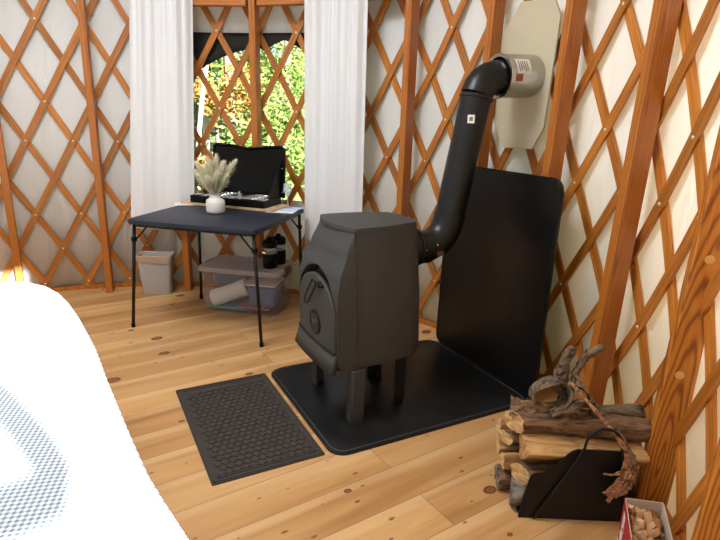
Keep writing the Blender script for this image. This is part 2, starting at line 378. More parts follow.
ring_piece('baseboard_left', 66, 130, 2.735, 2.715, 0, .035); ring_piece('baseboard_back', 33, 66, 2.735, 2.715, 0, .035); ring_piece('baseboard_right', -50, 33, 2.735, 2.715, 0, .035)

# ------------------------------------------------------------------ lattice
KT = [(-6, 129.0), (-2, 102.4), (0, 88.8), (1, 81.93), (2, 75.0), (3, 68.1), (4, 61.0), (5, 54.0), (6, 47.1), (7, 40.4), (8, 33.7), (9, 27.05), (10, 19.95), (14, -5.5), (16, -18.9), (24, -70.0)]
def k2t(k):
    for (a, x), (b, y) in zip(KT, KT[1:]):
        if k <= b: return x+(y-x)*(k-a)/(b-a)
    return KT[-1][1]
LZ = [.079, .370, .656, .942, 1.236, 1.530, 1.825, 2.115, 2.405]
def zf(t): return 1 - .05*min(1.2, max(0, (74-t)/93))
def lz(j, t):
    j0 = max(0, min(7, int(math.floor(j)))); z = LZ[j0]+(LZ[j0+1]-LZ[j0])*(j-j0)
    return z*(zf(t) if z > .5 else 1+(zf(t)-1)*z/.5)
lat = empty('wall_lattice', 'crisscross lattice of orange stained wood slats bolted together all round the wall', 'lattice', (CX, CY, 0))
def slat(k0, sgn, r):
    # passes crossing k0 at level 0, moves half a step per level (sgn * .5)
    bm = bmesh.new(); uv = bm.loops.layers.uv.new('UVMap'); hw, th = .0235, .0065; g = []; L = 0; prev = None
    J = [-.16] + [i*.5 for i in range(0, 17)] + [8.12]
    def P(j): 
        t = k2t(k0 + sgn*.5*j); return t, lz(j, t)
    for j in J:
        t, z = P(j); t2, z2 = P(j+.05); t1, z1 = P(j-.05)
        T = pol(t2, r, z2)-pol(t1, r, z1); T.normalize(); N = Vector((math.cos(R(t)), math.sin(R(t)), 0)); S = N.cross(T).normalized(); c = pol(t, r, z)-Vector((CX, CY, 0))
        if prev: L += (c-prev).length
        prev = c
        g.append((L, [bm.verts.new(c+S*a+N*b) for a, b in ((-hw,-th),(hw,-th),(hw,th),(-hw,th))]))
    vv = (0, .047, .060, .107, .12)
    for (l0, a), (l1, b) in zip(g, g[1:]):
        for i in range(4):
            f = bm.faces.new((a[i], b[i], b[(i+1)%4], a[(i+1)%4]))
            for lp, q in zip(f.loops, ((l0, vv[i]), (l1, vv[i]), (l1, vv[i+1]), (l0, vv[i+1]))): lp[uv].uv = q
    bm.faces.new(g[0][1]); bm.faces.new(g[-1][1][::-1])
    return bobj('slat', bm, 'slat', lat)
for i in range(-3, 22):                       # "\" slats, further out
    slat(i, -1, R_BACK)
for i in range(-3, 26):                       # "/" slats, in front
    slat(i, 1, R_FRONT)
nb = 0
for j in (0, 1, 2, 4, 5, 7):
    for i in range(-2, 19):
        k = i + (.5 if j % 2 else 0); t = k2t(k)
        if not -28 < t < 96 or 29.5 < t < 40.5 or (61.5 < t < 72.5 and j > 1) or (j < 2 and (-12 < t < 12 or 41 < t < 62)) or (j == 2 and 44 < t < 60): continue
        if j < 2 and t < -12: continue
        c = pol(t, R_FRONT-.0065, lz(j, t))-Vector((CX, CY, 0)); N = Vector((-math.cos(R(t)), -math.sin(R(t)), 0))
        bobj('bolt', lathe([(.0085, 0), (.008, .002), (.004, .0035)], 10, Matrix.Translation(c) @ frame_of(N)), 'bolt', lat, smooth=True); nb += 1

# ------------------------------------------------------------------ studs and header
def stud(t, label, w=.05, z1=H_WALL-.01):
    lean = t < 12; dep_ = .095 if t > -20 else .115; turn = 0 if t > -20 else -14
    o = bobj('wall_stud', box((dep_/2, 0, z1/2), (dep_, w, z1), .003), 'studgrain' if t < -20 else 'stud')
    o.location = pol(t, (2.53 if t > -35 else 2.445) if lean else R_IN, 0, False); o.matrix_world = Matrix.Translation(o.location) @ Matrix.Rotation(R(t+turn), 4, 'Z') @ Matrix.Rotation(.03 if lean else 0, 4, 'Y')
    tag(o, label, 'post', 'upright wooden studs round the wall'); return o
for t, lab in ((92.3, 'orange wooden stud at the left edge, foot hidden by the bed'), (78.2, 'orange wooden stud left of the white curtain, standing in front of white canvas'),
               (64.0, 'orange wooden stud under the table, upper part behind the left curtain'), (50.2, 'orange wooden stud running down the middle of the window'),
               (36.1, 'orange wooden stud hidden behind the right white curtain'), (22.2, 'orange wooden stud just right of the right white curtain, behind the stove'),
               (8.4, 'orange wooden stud behind the black stove pipe elbow'), (-3.95, 'orange wooden stud just right of the octagonal beige plate'),
               (-16.4, 'broad orange wooden stud rising behind the pile of firewood'), (-27.4, 'broad grained wooden stud between firewood rack and kindling box'),
               (-40.2, 'orange wooden stud in the bottom right corner beside the kindling box')):
    so_ = stud(t, lab)
    if -30 < t < -25:
        for x, z in ((.052, 1.05), (.046, .605)):
            bobj('wood_plug', lathe([(.0, 0), (.016, 0), (.015, .0015), (.0, .002)], 16, Matrix.Translation((x, -.025, z)) @ frame_of((0, -1, 0)), False), 'plug', so_)
def header(t0, t1, label):
    a, b = pol(t0, R_IN+.03, 0), pol(t1, R_IN+.03, 0); L = (b-a).length-.055
    o = bobj('header_beam', box((0, 0, 0), (.06, .14, L), .003), 'stud'); d = (b-a).normalized()
    n_ = Vector((d.y, -d.x, 0)); o.matrix_world = Matrix.Translation((a+b)/2+Vector((0,0,2.247+.07))) @ Matrix((( n_.x, 0, d.x, 0), (n_.y, 0, d.y, 0), (0, 1, 0, 0), (0,0,0,1)))
    return tag(o, label, 'beam', 'header beams above the window')
header(63.6, 50.6, 'wooden header beam above left half of the window'); header(49.8, 36.5, 'wooden header beam above right half of the window'); header(35.7, 22.6, 'wooden header beam from the right curtain to the next stud')

# ------------------------------------------------------------------ window flap and curtains
def flapz(t):       # lower edge of rolled-up cover
    if t > 50.5: s = (66.5-t)/16.0; return 1.62 + .36*math.sin(min(1, s)*PI/2)
    s = (t-46.4)/4.1
    if t > 46.4: return 2.04 - .09*s
    return 2.04 - .16*min(1, (46.4-t)/6.5)
bm = bmesh.new()
b_grid(bm, lambda u, v: pol(W1-(W1-W0)*u, R_CANVAS+.03+.015*math.sin(u*20)*(1-v), flapz(W1-(W1-W0)*u)*(1-v)+2.13*v), 44, 4)
tag(solid(bobj('window_flap', bm, 'flap', smooth=True), .006, 0), 'black cloth window cover gathered up along the top of the window', 'window cover')
def curtain(name, t0, t1, r, z0, z1, folds, amp, seed, label, bulge=None):
    rnd = random.Random(seed); ph = [rnd.uniform(0, 6.28) for _ in range(6)]
    def fn(u, v):
        g = (1-.35*v)                                    # pleats open downward
        a = amp*(.55+.45*v)
        w = math.sin(u*folds*2*PI+ph[0]+.8*math.sin(u*5+ph[1])) + .45*math.sin(u*folds*3.3*2*PI+ph[2])*v + .5*math.sin(u*folds*.9*PI+ph[3]+(1-v)*1.2)
        t = t0+(t1-t0)*u; z = z0+(z1-z0)*v
        if v == 0: z += .006*math.sin(u*9+ph[4])
        return pol(t + (bulge(u, v) if bulge else 0), r + a*w*.5, z)
    bm = bmesh.new(); b_grid(bm, fn, 120, 30)
    return tag(solid(bobj(name, bm, 'curtain', smooth=True), .003, 0), label, 'curtain', 'white curtains at the window')
curtain('window_curtain', 73.2, 61.7, 2.505, .555, 2.33, 2.1, .05, 4, 'white cotton curtain left of the window, hem behind the table', lambda u, v: -v*(2.9*(1-u)+1.7*u))
curtain('window_curtain', 40.2, 29.0, 2.53, .50, 2.33, 2.6, .04, 9, 'white cotton curtain right of the window, behind the stove')

# ------------------------------------------------------------------ bed
bed = empty('bed', 'wide bed in bright sun with grey gingham cover, lower left', 'bed', (-.75, 1.9, 0))
BO = Vector((-.75, 1.9, 0)); ZB = .65
edge = [(.155,.35), (.162,.80), (.147,.966), (.115,1.13), (.09,1.265), (.068,1.46), (.05,1.64), (.026,1.9), (.007,2.15), (-.018,2.34), (-.044,2.53), (-.075,2.70), (-.115,2.86), (-.17,3.0), (-.25,3.10), (-.34,3.16), (-.45,3.19), (-1.0,3.21), (-1.5,3.17), (-1.6,3.05), (-1.62,1.5), (-1.6,.35)]
bm = bmesh.new()
ins = [(0, .30, 0), (0.0, .50, 0), (.0, ZB-.035, 0), (.012, ZB-.014, 0), (.035, ZB-.002, 0), (.09, ZB, 0), (.3, ZB+.008, 0)]
cen = Vector((-.75, 1.8, 0)); loops = []
for inset, z, _ in ins:
    lp = []
    for i, (x, y) in enumerate(edge):
        p = Vector((x, y, 0)); d = (cen-p).normalized(); q = p+d*inset; lp.append(bm.verts.new(Vector((q.x, q.y, z))-BO))
    loops.append(lp)
for a, b in zip(loops, loops[1:]):
    for i in range(len(edge)): bm.faces.new((a[i], a[(i+1)%len(edge)], b[(i+1)%len(edge)], b[i]))
bm.faces.new(loops[-1])
bobj('bed_cover', bm, 'gingham', bed, smooth=True)
bobj('mattress', prism([(x-BO.x-.04*(1 if x > -.5 else -1), y-BO.y-(.05 if y > 1 else -.05)) for x, y in edge], .29, .60), 'mattress', bed)
bm = box((-.02, -.1, .225), (1.45, 2.5, .13), .01); bobj('bed_frame', bm, 'bedwood', bed)
for sx in (-1, 1):
    for sy in (-1, 1): bobj('leg', box((-.02+sx*.66, -.1+sy*1.15, .08), (.07, .07, .16), .006), 'bedwood', bed)

# ------------------------------------------------------------------ hearth
PX0, PX1, PY0, PY1 = .912, 2.115, 1.928, 2.885
hp = bobj('hearth_pad', prism(rrect(PX1-PX0, PY1-PY0, .085, 8), 0, .012, .004), 'pad', smooth=35); hp.location = ((PX0+PX1)/2, (PY0+PY1)/2, 0)
tag(hp, 'black steel hearth pad with rounded corners on the floor under the stove', 'hearth pad')
bm = bmesh.new(); pts = rrect(PX1-PX0-.035, PY1-PY0-.035, .07, 8); b_tube(bm, [(x, y, .0125) for x, y in pts+pts[:1]], .003, 6); bobj('edge_bead', bm, 'rim', hp, smooth=True)
# heat shield leaning on the wall studs
sh = empty('heat_shield', 'tall black steel heat shield leaning on the wall behind the stove', 'heat shield', (2.118, 2.385, .012))
TL = math.atan2(.018, 1.2)
Ms = Matrix.Rotation(TL, 4, 'Y') @ Matrix(((0,0,1,0),(1,0,0,0),(0,1,0,0),(0,0,0,1)))
bobj('panel', prism([(x, y+.605) for x, y in rrect(.925, 1.21, .065, 8)], -.012, .006, .004, Ms), 'shield', sh, smooth=35)
bm = bmesh.new(); pts = [(x, y+.605) for x, y in rrect(.905, 1.19, .055, 8)]; b_tube(bm, [Ms @ Vector((x, y, -.0125)) for x, y in pts+pts[:1]], .0035, 6); bobj('edge_bead', bm, 'shield', sh, smooth=True)

# door mat: relief of diamonds, built as real ridges
mat_o = empty('door_mat', 'dark brown rubber floor mat with raised diamond pattern left of the hearth pad', 'mat', (.633, 2.418, 0))
MW, MD = .512, .885
bobj('base', prism(rrect(MW, MD, .006, 3), 0, .007, .002), 'rubber', mat_o)
bm = bmesh.new()
for s in (.245, .222): 
    pts = [(-s, -s-.186), (s, -s-.186), (s, s+.186), (-s, s+.186)]
    for a, b in zip(pts, pts[1:]+pts[:1]):
        a, b = Vector((*a, .008)), Vector((*b, .008)); d = b-a; b_box(bm, (a+b)/2, (abs(d.x)+.008, abs(d.y)+.008, .005))
bobj('border_ridge', bm, 'rubber', mat_o)
bm = bmesh.new(); sx, sy = .0355, .0355; hx, hy = .205, .39
ang = R(45)
nx = int(hx*2/sx); ny = int(hy*2/sy)
for i in range(nx+1):
    for j in range(ny+1):
        x = -hx + sx*(i+.5*(j % 2)); y = -hy + sy*j
        if abs(x) > hx: continue
        b_lathe(bm, [(.0205, .006), (.0165, .0125)], 4, Matrix.Translation((x, y, 0)))
bobj('diamond_tread', bm, 'rubber', mat_o)

# ------------------------------------------------------------------ wood stove
st = empty('wood_stove', 'grey cast iron wood stove on four legs standing on the hearth pad', 'stove', (1.15, 2.405, .012))
SO = Vector((1.15, 2.405, .012))
def lerp(a, b, t): return a+(b-a)*t
def tab(T, z):
    if z <= T[0][0]: return T[0][1:]
    for a, b in zip(T, T[1:]):
        if z <= b[0]:
            t = (z-a[0])/(b[0]-a[0]); t = t*t*(3-2*t)*.5+t*.5; return tuple(lerp(p, q, t) for p, q in zip(a[1:], b[1:]))
    return T[-1][1:]
# body (sides, back): z -> half width front edge, half width back, x front seam, x back
BT = [(.295, .236, .205, 1.125, 1.515), (.34, .240, .210, 1.12, 1.53), (.60, .226, .20, 1.12, 1.525), (.80, .212, .175, 1.125, 1.52), (.974, .202, .155, 1.135, 1.512)]
def body_ring(z):
    wf, wb, xf, xb = tab(BT, z); pts = []
    for i in range(9): t = i/8; pts.append((lerp(xf, xb-.02, t), -(lerp(wf, wb, t)+.016*math.sin(t*PI))))
    for i in range(5): t = i/4; pts.append((xb + .006*math.sin(t*PI), lerp(-wb+.02, wb-.02, t)))
    for i in range(9): t = i/8; pts.append((lerp(xb-.02, xf, t), (lerp(wb, wf, t)+.016*math.sin(t*PI))))
    return pts
bm = bmesh.new(); zs = [.295, .31, .34, .42, .52, .62, .72, .80, .88, .974]; lp = []
for z in zs: lp.append([bm.verts.new(Vector((x, 2.405+y, z))-SO) for x, y in body_ring(z)])
for a, b in zip(lp, lp[1:]):
    for i in range(len(a)): bm.faces.new((a[i], a[(i+1)%len(a)], b[(i+1)%len(a)], b[i]))
bm.faces.new(lp[0][::-1]); bm.faces.new(lp[-1])
bobj('firebox_body', bm, 'iron', st, smooth=40)
# front casting with arched opening: z -> x at centre, x at corner, half width corner, half width at seam
FT = [(.295, 1.03, 1.046, .238, .246), (.34, 1.014, 1.034, .246, .248), (.50, 1.006, 1.028, .250, .246), (.68, 1.004, 1.026, .246, .236), (.76, 1.018, 1.042, .237, .230), (.86, 1.056, 1.084, .214, .216), (.974, 1.095, 1.125, .188, .203)]
def front(u, z):                     # u in -1..1
    xc, xk, wk, ws = tab(FT, z); a = abs(u); sg = 1 if u >= 0 else -1
    if a < .8:
        t = a/.8; x = xc+(xk-xc)*t**2.2; y = wk*t
    else:
        t = (a-.8)/.2; x = lerp(xk, 1.127, t**1.25); y = lerp(wk, ws, t**.8)
    return x, sg*y
def arch(y, z, k=1.0):
    hw, zt, z0 = .232*k, .778, .54
    if abs(y) >= hw: return 0
    top = z0 + (zt-z0)*math.sqrt(max(0, 1-(y/hw)**2))
    return top - z
def ffn(u, v):
    z = .295+(.974-.295)*v; x, y = front(u*2-1, z)
    e = arch(y+.006, z)
    hw = .232
    if e > 0 and z > .30:
        s = min(1, e/.012, (hw-abs(y+.006))/.007, (z-.30)/.01); x = max(x, x + (1.082-x)*s)
    return Vector((x, 2.405+y, z))-SO
bm = bmesh.new(); b_grid(bm, ffn, 130, 120); bobj('front_casting', bm, 'iron', st, smooth=50)
# door set back in the arch
def dfn(u, v):
    hw = .222; y = hw*(u*2-1); z0 = .33; top = .54+(.735-.54)*math.sqrt(max(0, 1-(y/hw)**2)); z = lerp(z0, top, v)
    return Vector((1.040-.016*(1-(y/hw)**2)*(1 if z < .6 else 1-.5*(z-.6)/.14), 2.399+y, z))-SO
bm = bmesh.new(); b_grid(bm, dfn, 40, 24); solid(bobj('stove_door', bm, 'iron', st, smooth=True), .02, -1).modifiers[0].offset = 1
# ash lip: slab along the bottom of the front
bm = bmesh.new()
b_grid(bm, lambda u, v: Vector((lerp(.978, 1.004, v)+.012*abs(2*u-1)**3, 2.405+lerp(-.246, .222, u)*(1-.02*v), lerp(.295, .388, v)))-SO, 24, 2)
solid(bobj('ash_lip', bm, 'iron', st, smooth=True), .035, -1)
bm = bmesh.new(); b_tube(bm, [Vector((1.004+.012*abs(2*u/12-1)**3, 2.405+lerp(-.24, .22, u/12), .390))-SO for u in range(13)], .006, 8); bobj('lip_bead', bm, 'iron_dark', st, smooth=True)
# air control wheel
aw = Matrix.Translation(Vector((1.012, 2.375, .490))-SO) @ frame_of((-1, 0, -.04))
bm = bmesh.new(); b_lathe(bm, [(.064, 0), (.064, .012), (.054, .014), (.052, .004)], 32, aw, cap=False); b_lathe(bm, [(.055, -.004), (.05, .004)], 32, aw); aco = bobj('air_control', bm, 'iron_dark', st, smooth=40)
bm = bmesh.new(); b_lathe(bm, [(.018, 0), (.018, .018), (.012, .021)], 16, aw)
for k in range(3):
    a = k*2*PI/3+.5; b_box(bm, aw @ Vector((.032*math.cos(a), .032*math.sin(a), .008)), (.012, .03, .045) if k else (.012, .026, .05), .003)
bobj('spinner', bm, 'iron', aco, smooth=40)
# spring loop handle
bm = bmesh.new(); hb = Vector((1.018, 2.325, .70))-SO
b_lathe(bm, [(.017, -.012), (.017, .02), (.012, .024)], 16, Matrix.Translation(hb) @ frame_of((-1, 0, 0))); b_box(bm, hb+Vector((-.012, -.016, 0)), (.018, .04, .018), .004)
hd = bobj('door_latch', bm, 'iron_dark', st, smooth=40)
p0 = hb+Vector((-.03, .008, .0)); dv = Vector((-.01, .085, -.125)); wv = Vector((0, .042, .018))
pts = [p0, p0+dv*.5, p0+dv*.92, p0+dv+wv*.5-Vector((0, 0, .012)), p0+dv*.92+wv, p0+dv*.5+wv, p0+wv, p0+wv*.5+Vector((0, 0, .008)), p0]
bobj('spring_handle', tube(pts, .0042, 8), 'iron_dark', hd, smooth=True)
# top plate
tp = [(-1, 0)]
tpts = []
for i in range(11): t = i/10; tpts.append((1.126-.046*math.sin(t*PI), lerp(.198, -.205, t)))
for i in range(1, 10): t = i/10; tpts.append((lerp(1.126, 1.508, t), lerp(-.205, -.14, t)-.026*math.sin(t*PI)))
for i in range(9): t = i/8; tpts.append((1.508+.022*math.sin(t*PI), lerp(-.14, .14, t)))
for i in range(1, 10): t = i/10; tpts.append((lerp(1.508, 1.126, t), lerp(.14, .198, t)+.026*math.sin(t*PI)))
bobj('top_plate', prism([(x-SO.x, y) for x, y in tpts], .972-SO.z, .992-SO.z, .006), 'iron', st, smooth=40)
for x, y, tw in ((1.128, -.258, 1), (1.125, .222, 1), (1.435, -.15, 1), (1.435, .15, 1)):
    bm = bmesh.new(); s = 1 if y > 0 else -1
    b_box(bm, Vector((x-SO.x+.012, y+.004*s, .142)), (.062, .014, .286), .003); b_box(bm, Vector((x-SO.x-.02 if x < 1.3 else x-SO.x+.04, y-.022*s, .142)), (.014, .06, .286), .003)
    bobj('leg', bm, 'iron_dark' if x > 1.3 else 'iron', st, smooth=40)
bm = bmesh.new(); b_cyl(bm, Vector((1.50, 2.405, .825))-SO, Vector((1.60, 2.405, .818))-SO, .098, 32); b_lathe(bm, [(.104, 0), (.104, .012)], 32, Matrix.Translation(Vector((1.59, 2.405, .8185))-SO) @ frame_of((1, 0, -.03))); bobj('flue_collar', bm, 'pipe', st, smooth=40)

# ------------------------------------------------------------------ stove pipe, collar, plate
PR = .083
sp = empty('stove_pipe', 'black metal stove pipe with two elbows from stove to wall collar', 'stove pipe', (1.605, 2.405, .818))
PO = Vector((1.605, 2.405, .818))
def X(x, z): return Vector((x, 2.405, z))-PO
v0, v1 = X(1.812, .965), X(1.935, 1.615)
dvert = (v1-v0).normalized()
def elbow(p, d0, q, d1, n):            # segmented bend: bezier centreline
    L = (q-p).length*.42; a, b = p+d0*L, q-d1*L
    return [(p*(1-t)**3 + a*3*t*(1-t)**2 + b*3*t*t*(1-t) + q*t**3) for t in [i/n for i in range(n+1)]]
lo0 = X(1.632, .815)
e1 = elbow(lo0, Vector((1, 0, -.03)).normalized(), v0, dvert, 5)
top_end = X(2.085, 1.715)
e2 = elbow(v1, dvert, top_end, Vector((1, 0, .06)).normalized(), 5)
bobj('lower_elbow', tube([PO-PO+Vector((-.008, 0, 0))]+e1, PR+.003, 32), 'pipe', sp, smooth=30)
bobj('straight_pipe', tube([v0-dvert*.01, v0+dvert*.02, v1-dvert*.02, v1], PR-.001, 32), 'pipe', sp, smooth=40)
bobj('upper_elbow', tube(e2, PR+.004, 32), 'pipe', sp, smooth=30)
for c, d, s in ((X(1.628, .815), (1, 0, -.02), PR+.008), (X(1.668, .814), (1, 0, .02), PR+.007), (v0+dvert*.012, dvert, PR+.006), (v1-dvert*.012, dvert, PR+.007)):
    bm = bmesh.new(); b_lathe(bm, [(PR-.002, -.007), (s, -.006), (s, .006), (PR-.002, .007)], 32, Matrix.Translation(c) @ frame_of(d)); bobj('seam_band', bm, 'pipe', sp, smooth=40)
for x, a in ((1.617, -1.9), (1.688, -1.75)):
    N = Vector((0, math.cos(a)*-1 if False else -math.sin(-a), math.cos(a))); N = Vector((0, -.97, .05)) if x < 1.65 else Vector((0, -.93, .30))
    bobj('screw', lathe([(.006, 0), (.004, .004)], 10, Matrix.Translation(X(x, .815)+N.normalized()*(PR+.003)) @ frame_of(N)), 'chrome', sp)
N = Vector((.05, -.99, -.1)).normalized(); bobj('maker_tag', box((0, 0, 0), (.042, .004, .026), .001), 'brown', sp).location = X(1.705, .80)+N*(PR+.002)
stk_n = Vector((-.62, -.78, .10)).normalized(); c = v0.lerp(v1, .80)
so = bobj('sticker', box((0, 0, 0), (.036, .042, .002)), 'sticker', sp); so.matrix_local = Matrix.Translation(c+stk_n*(PR+.0005)) @ frame_of(stk_n)
bobj('sticker_print', box((0, 0, .0012), (.018, .020, .001)), 'ink', so)
# wall plate (elongated octagon) and collar
pl = [(-.142, -.265), (-.07, -.382), (.172, -.387), (.335, -.115), (.35, .143), (.129, .401), (-.115, .385), (-.17, .295)]
tb = empty('wall_thimble', 'beige octagonal wall plate with shiny steel collar around the stove pipe', 'pipe collar', (2.30, 2.405, 1.722))
Mp = Matrix(((0,0,1,0),(1,0,0,0),(0,1,0,0),(0,0,0,1)))
bobj('wall_plate', prism(pl, -.005, .005, 0, Mp), 'plate', tb)
bm = bmesh.new(); mc = Matrix.Translation((-.235, 0, -.005)) @ frame_of((1, 0, .05))
b_lathe(bm, [(.098, .0), (.113, -.002), (.116, .003), (.113, .008), (.112, .225), (.112, .23)], 40, mc, cap=False); b_lathe(bm, [(.098, 0), (.098, .06)], 40, mc, cap=False)
col_o = bobj('steel_collar', bm, 'steel', tb, smooth=50)
def collar_label(a0, a1, x0, x1, m, name, par, dr=.0006):
    bm = bmesh.new(); b_grid(bm, lambda u, v: mc @ Vector(((.1128+dr)*math.cos(lerp(a0, a1, u)), (.1128+dr)*math.sin(lerp(a0, a1, u)), lerp(x0, x1, v))), 12, 2); return bobj(name, bm, m, par)
def face_angle(target):
    t = Vector(target); return max([i*.02 for i in range(315)], key=lambda a: (mc.to_3x3() @ Vector((math.cos(a), math.sin(a), 0))).dot(t))
ac = face_angle((0, -.90, .42))
lb = collar_label(ac-.36, ac+.36, .035, .135, 'sticker', 'label', col_o)
for i, (x0, x1) in enumerate(((.05, .056), (.064, .070), (.078, .084), (.092, .098), (.106, .112))): collar_label(ac-.25, ac+.27-.05*(i % 3), x0, x1, 'ink', 'label_line', lb, .0012)
s1 = face_angle((0, -.995, -.1)); collar_label(s1-.16, s1+.17, .03, .075, 'inkred', 'label', col_o, .0008)

# ------------------------------------------------------------------ folding table and things on it
TA = -.7318; TC = Vector((.905, 3.832, 0)); TW, TD, TH = .925, .89, .80
tu = Vector((math.cos(TA), math.sin(TA), 0)); tv = Vector((-tu.y, tu.x, 0))
def tp_(u, v, z=TH): return TC + tu*u + tv*v + Vector((0, 0, z))
table = empty('folding_table', 'dark folding card table with thin black legs by the window', 'table', TC, TA)
bobj('tabletop', prism(rrect(TW, TD, .05, 6), TH-.028, TH, .007, seg=3), 'tabletop', table, smooth=40)
bobj('apron', prism(rrect(TW-.07, TD-.07, .03, 4), TH-.05, TH-.027), 'blackmetal', table)
for k, (sx, sy) in enumerate(((-1,-1), (1,-1), (1,1), (-1,1))):
    a = Vector((sx*(TW/2-.035), sy*(TD/2-.045), TH-.04)); b = Vector((sx*(TW/2+(.055 if sx < 0 else -.005)), sy*(TD/2+(-.10 if sy < 0 else -.02)), 0))
    if sx < 0 and sy < 0: b = Vector((-.548, -.345, 0))
    if sx > 0 and sy < 0: b = Vector((.452, -.375, 0))
    if sx > 0 and sy > 0: b = Vector((.445, .41, 0))
    if sx < 0 and sy > 0: b = Vector((-.42, .36, 0))
    bm = bmesh.new(); b_tube(bm, [a, b+Vector((0, 0, .012))], .0115, 10)
    lg = bobj('leg', bm, 'blackmetal', table, smooth=True)
    bobj('foot_cap', lathe([(.014, 0), (.014, .03), (.012, .032)], 12, Matrix.Translation(b)), 'blackplastic', lg)
    d = Vector((sx*-.13, 0, .0)); q = a.lerp(b, .16); bobj('brace', tube([q, Vector((a.x-sx*.09, a.y, TH-.05))], .006, 6), 'blackmetal', lg)
    bobj('hinge_collar', lathe([(.019, -.014), (.019, .014)], 12, Matrix.Translation(a.lerp(b, .13))), 'blackplastic', lg)

def on_table(o, u, v, z, rz=0): o.location = tp_(u, v, z); o.rotation_euler = (0, 0, TA+rz); return o
# board under the camp stove
bd = bobj('wood_board', prism(rrect(.80, .27, .012, 3), 0, .016, .002), 'board'); on_table(bd, -.075, .335, TH+.0035, -.09); tag(bd, 'flat tan wooden board under the camp stove on the table', 'board')
def sheet(name, w, d, u, v, z, rz, m, label, cat, parts=0):
    o = bobj(name, box((0, 0, .0008), (w, d, .0016)), m); on_table(o, u, v, z, rz); tag(o, label, cat); return o
sheet('paper_sheet', .17, .13, -.44, .25, TH+.001, .5, 'paper', 'white paper sticking out under the left end of the board', 'paper')
pp = sheet('paper_sheet', .20, .26, .345, .30, TH+.001, .12, 'paper', 'white paper lying on the right corner of the table', 'paper')
pl_ = sheet('leaflet', .13, .19, .375, .335, TH+.0032, -.25, 'printed', 'pale blue leaflet on the paper at the right table corner', 'leaflet')
# camp stove
cs = empty('camp_stove', 'open black two-burner camp stove with raised lid on the tan board', 'camp stove'); on_table(cs, -.068, .345, TH+.0195, -.09)
CW, CD, CH = .635, .27, .055
bm = bmesh.new(); b_box(bm, Vector((0, 0, .004)), (CW, CD, .008), .002)
for s in (-1, 1):
    b_box(bm, Vector((0, s*(CD/2-.004), CH/2)), (CW, .008, CH), .002); b_box(bm, Vector((s*(CW/2-.004), 0, CH/2)), (.008, CD-.01, CH), .002)
bobj('base', bm, 'blackplastic', cs)
bobj('drip_tray', box((0, 0, CH-.014), (CW-.018, CD-.018, .006)), 'chrome', cs)
for x in (-.155, .155):
    gb = bmesh.new()
    for i in range(5): b_cyl(gb, (x-.135, -.10+.05*i, CH+.004), (x+.135, -.10+.05*i, CH+.004), .0035, 6)
    for i in range(4): b_cyl(gb, (x-.13+.0867*i, -.105, CH+.004), (x-.13+.0867*i, .105, CH+.004), .0035, 6)
    bobj('grate', gb, 'chrome', cs, smooth=True)
    bobj('burner', lathe([(.045, CH-.011), (.045, CH-.004), (.03, CH+.0005), (.012, CH+.0005)], 20, Matrix.Translation((x, 0, 0))), 'iron_dark', cs)
bobj('regulator', lathe([(.016, 0), (.016, .03), (.011, .033), (.011, .05)], 14, Matrix.Translation((.035, .0, CH-.01))), 'chrome', cs, smooth=40)
for x in (-.2, .2): bobj('knob', lathe([(.016, 0), (.013, .018)], 14, Matrix.Translation((x, -CD/2, CH*.5)) @ frame_of((0, -1, 0))), 'blackplastic', cs)
# lid: raised, slightly dished, rounded outline dipping in the middle, side wind flaps
LX = .028; LW, LH = .625, .383
def lid(u, v):
    x = LX + (u-.5)*LW; top = LH - .022*math.exp(-((u-.52)/.22)**2) - (.02 if abs(u-.5) > .492 else 0); z = .045+top*v
    return Vector((x, CD/2+.012+.02*v+.012*math.sin(u*PI)*math.sin(v*PI), z))
bm = bmesh.new(); b_grid(bm, lid, 40, 12); lo = solid(bobj('lid', bm, 'blackplastic', cs, smooth=True), .006, 0)
bm = bmesh.new(); b_tube(bm, [lid(0, v/6) - Vector((0, .008, 0)) for v in range(7)] + [lid(u/24, 1)-Vector((0, .008, 0)) for u in range(25)] + [lid(1, 1-v/6)-Vector((0, .008, 0)) for v in range(7)], .009, 8); bobj('lid_rim', bm, 'blackplastic', cs, smooth=True)
for s, dep in ((-1, .20), (1, .20)):
    x = LX + s*(LW/2-.02); bm = bmesh.new(); y0 = CD/2+.008
    pts = [(x, y0, .06), (x, y0+.016, .06+LH*.72), (x-s*.01, y0-dep*.30, .06+LH*.45), (x-s*.015, y0-dep, .062)]
    a = [bm.verts.new(p) for p in pts]; bm.faces.new(a); solid(bobj('wind_flap', bm, 'blackplastic', cs), .004, 0)
for z in (.09, .27): bobj('rivet', lathe([(.007, 0), (.005, .004)], 10, Matrix.Translation((LX+LW/2-.012, CD/2-.004, z)) @ frame_of((0, -1, 0))), 'chrome', cs)
# left side screen folded out beyond the base
bm = bmesh.new(); a = [bm.verts.new(q) for q in ((-.29, CD/2-.01, .03), (-.30, CD/2, .15), (-.35, CD/2-.02, .10), (-.395, CD/2-.05, .0), (-.395, CD/2-.05, -.012), (-.29, CD/2-.01, -.012))]; bm.faces.new(a)
solid(bobj('side_screen', bm, 'blackplastic', cs), .006, 0)
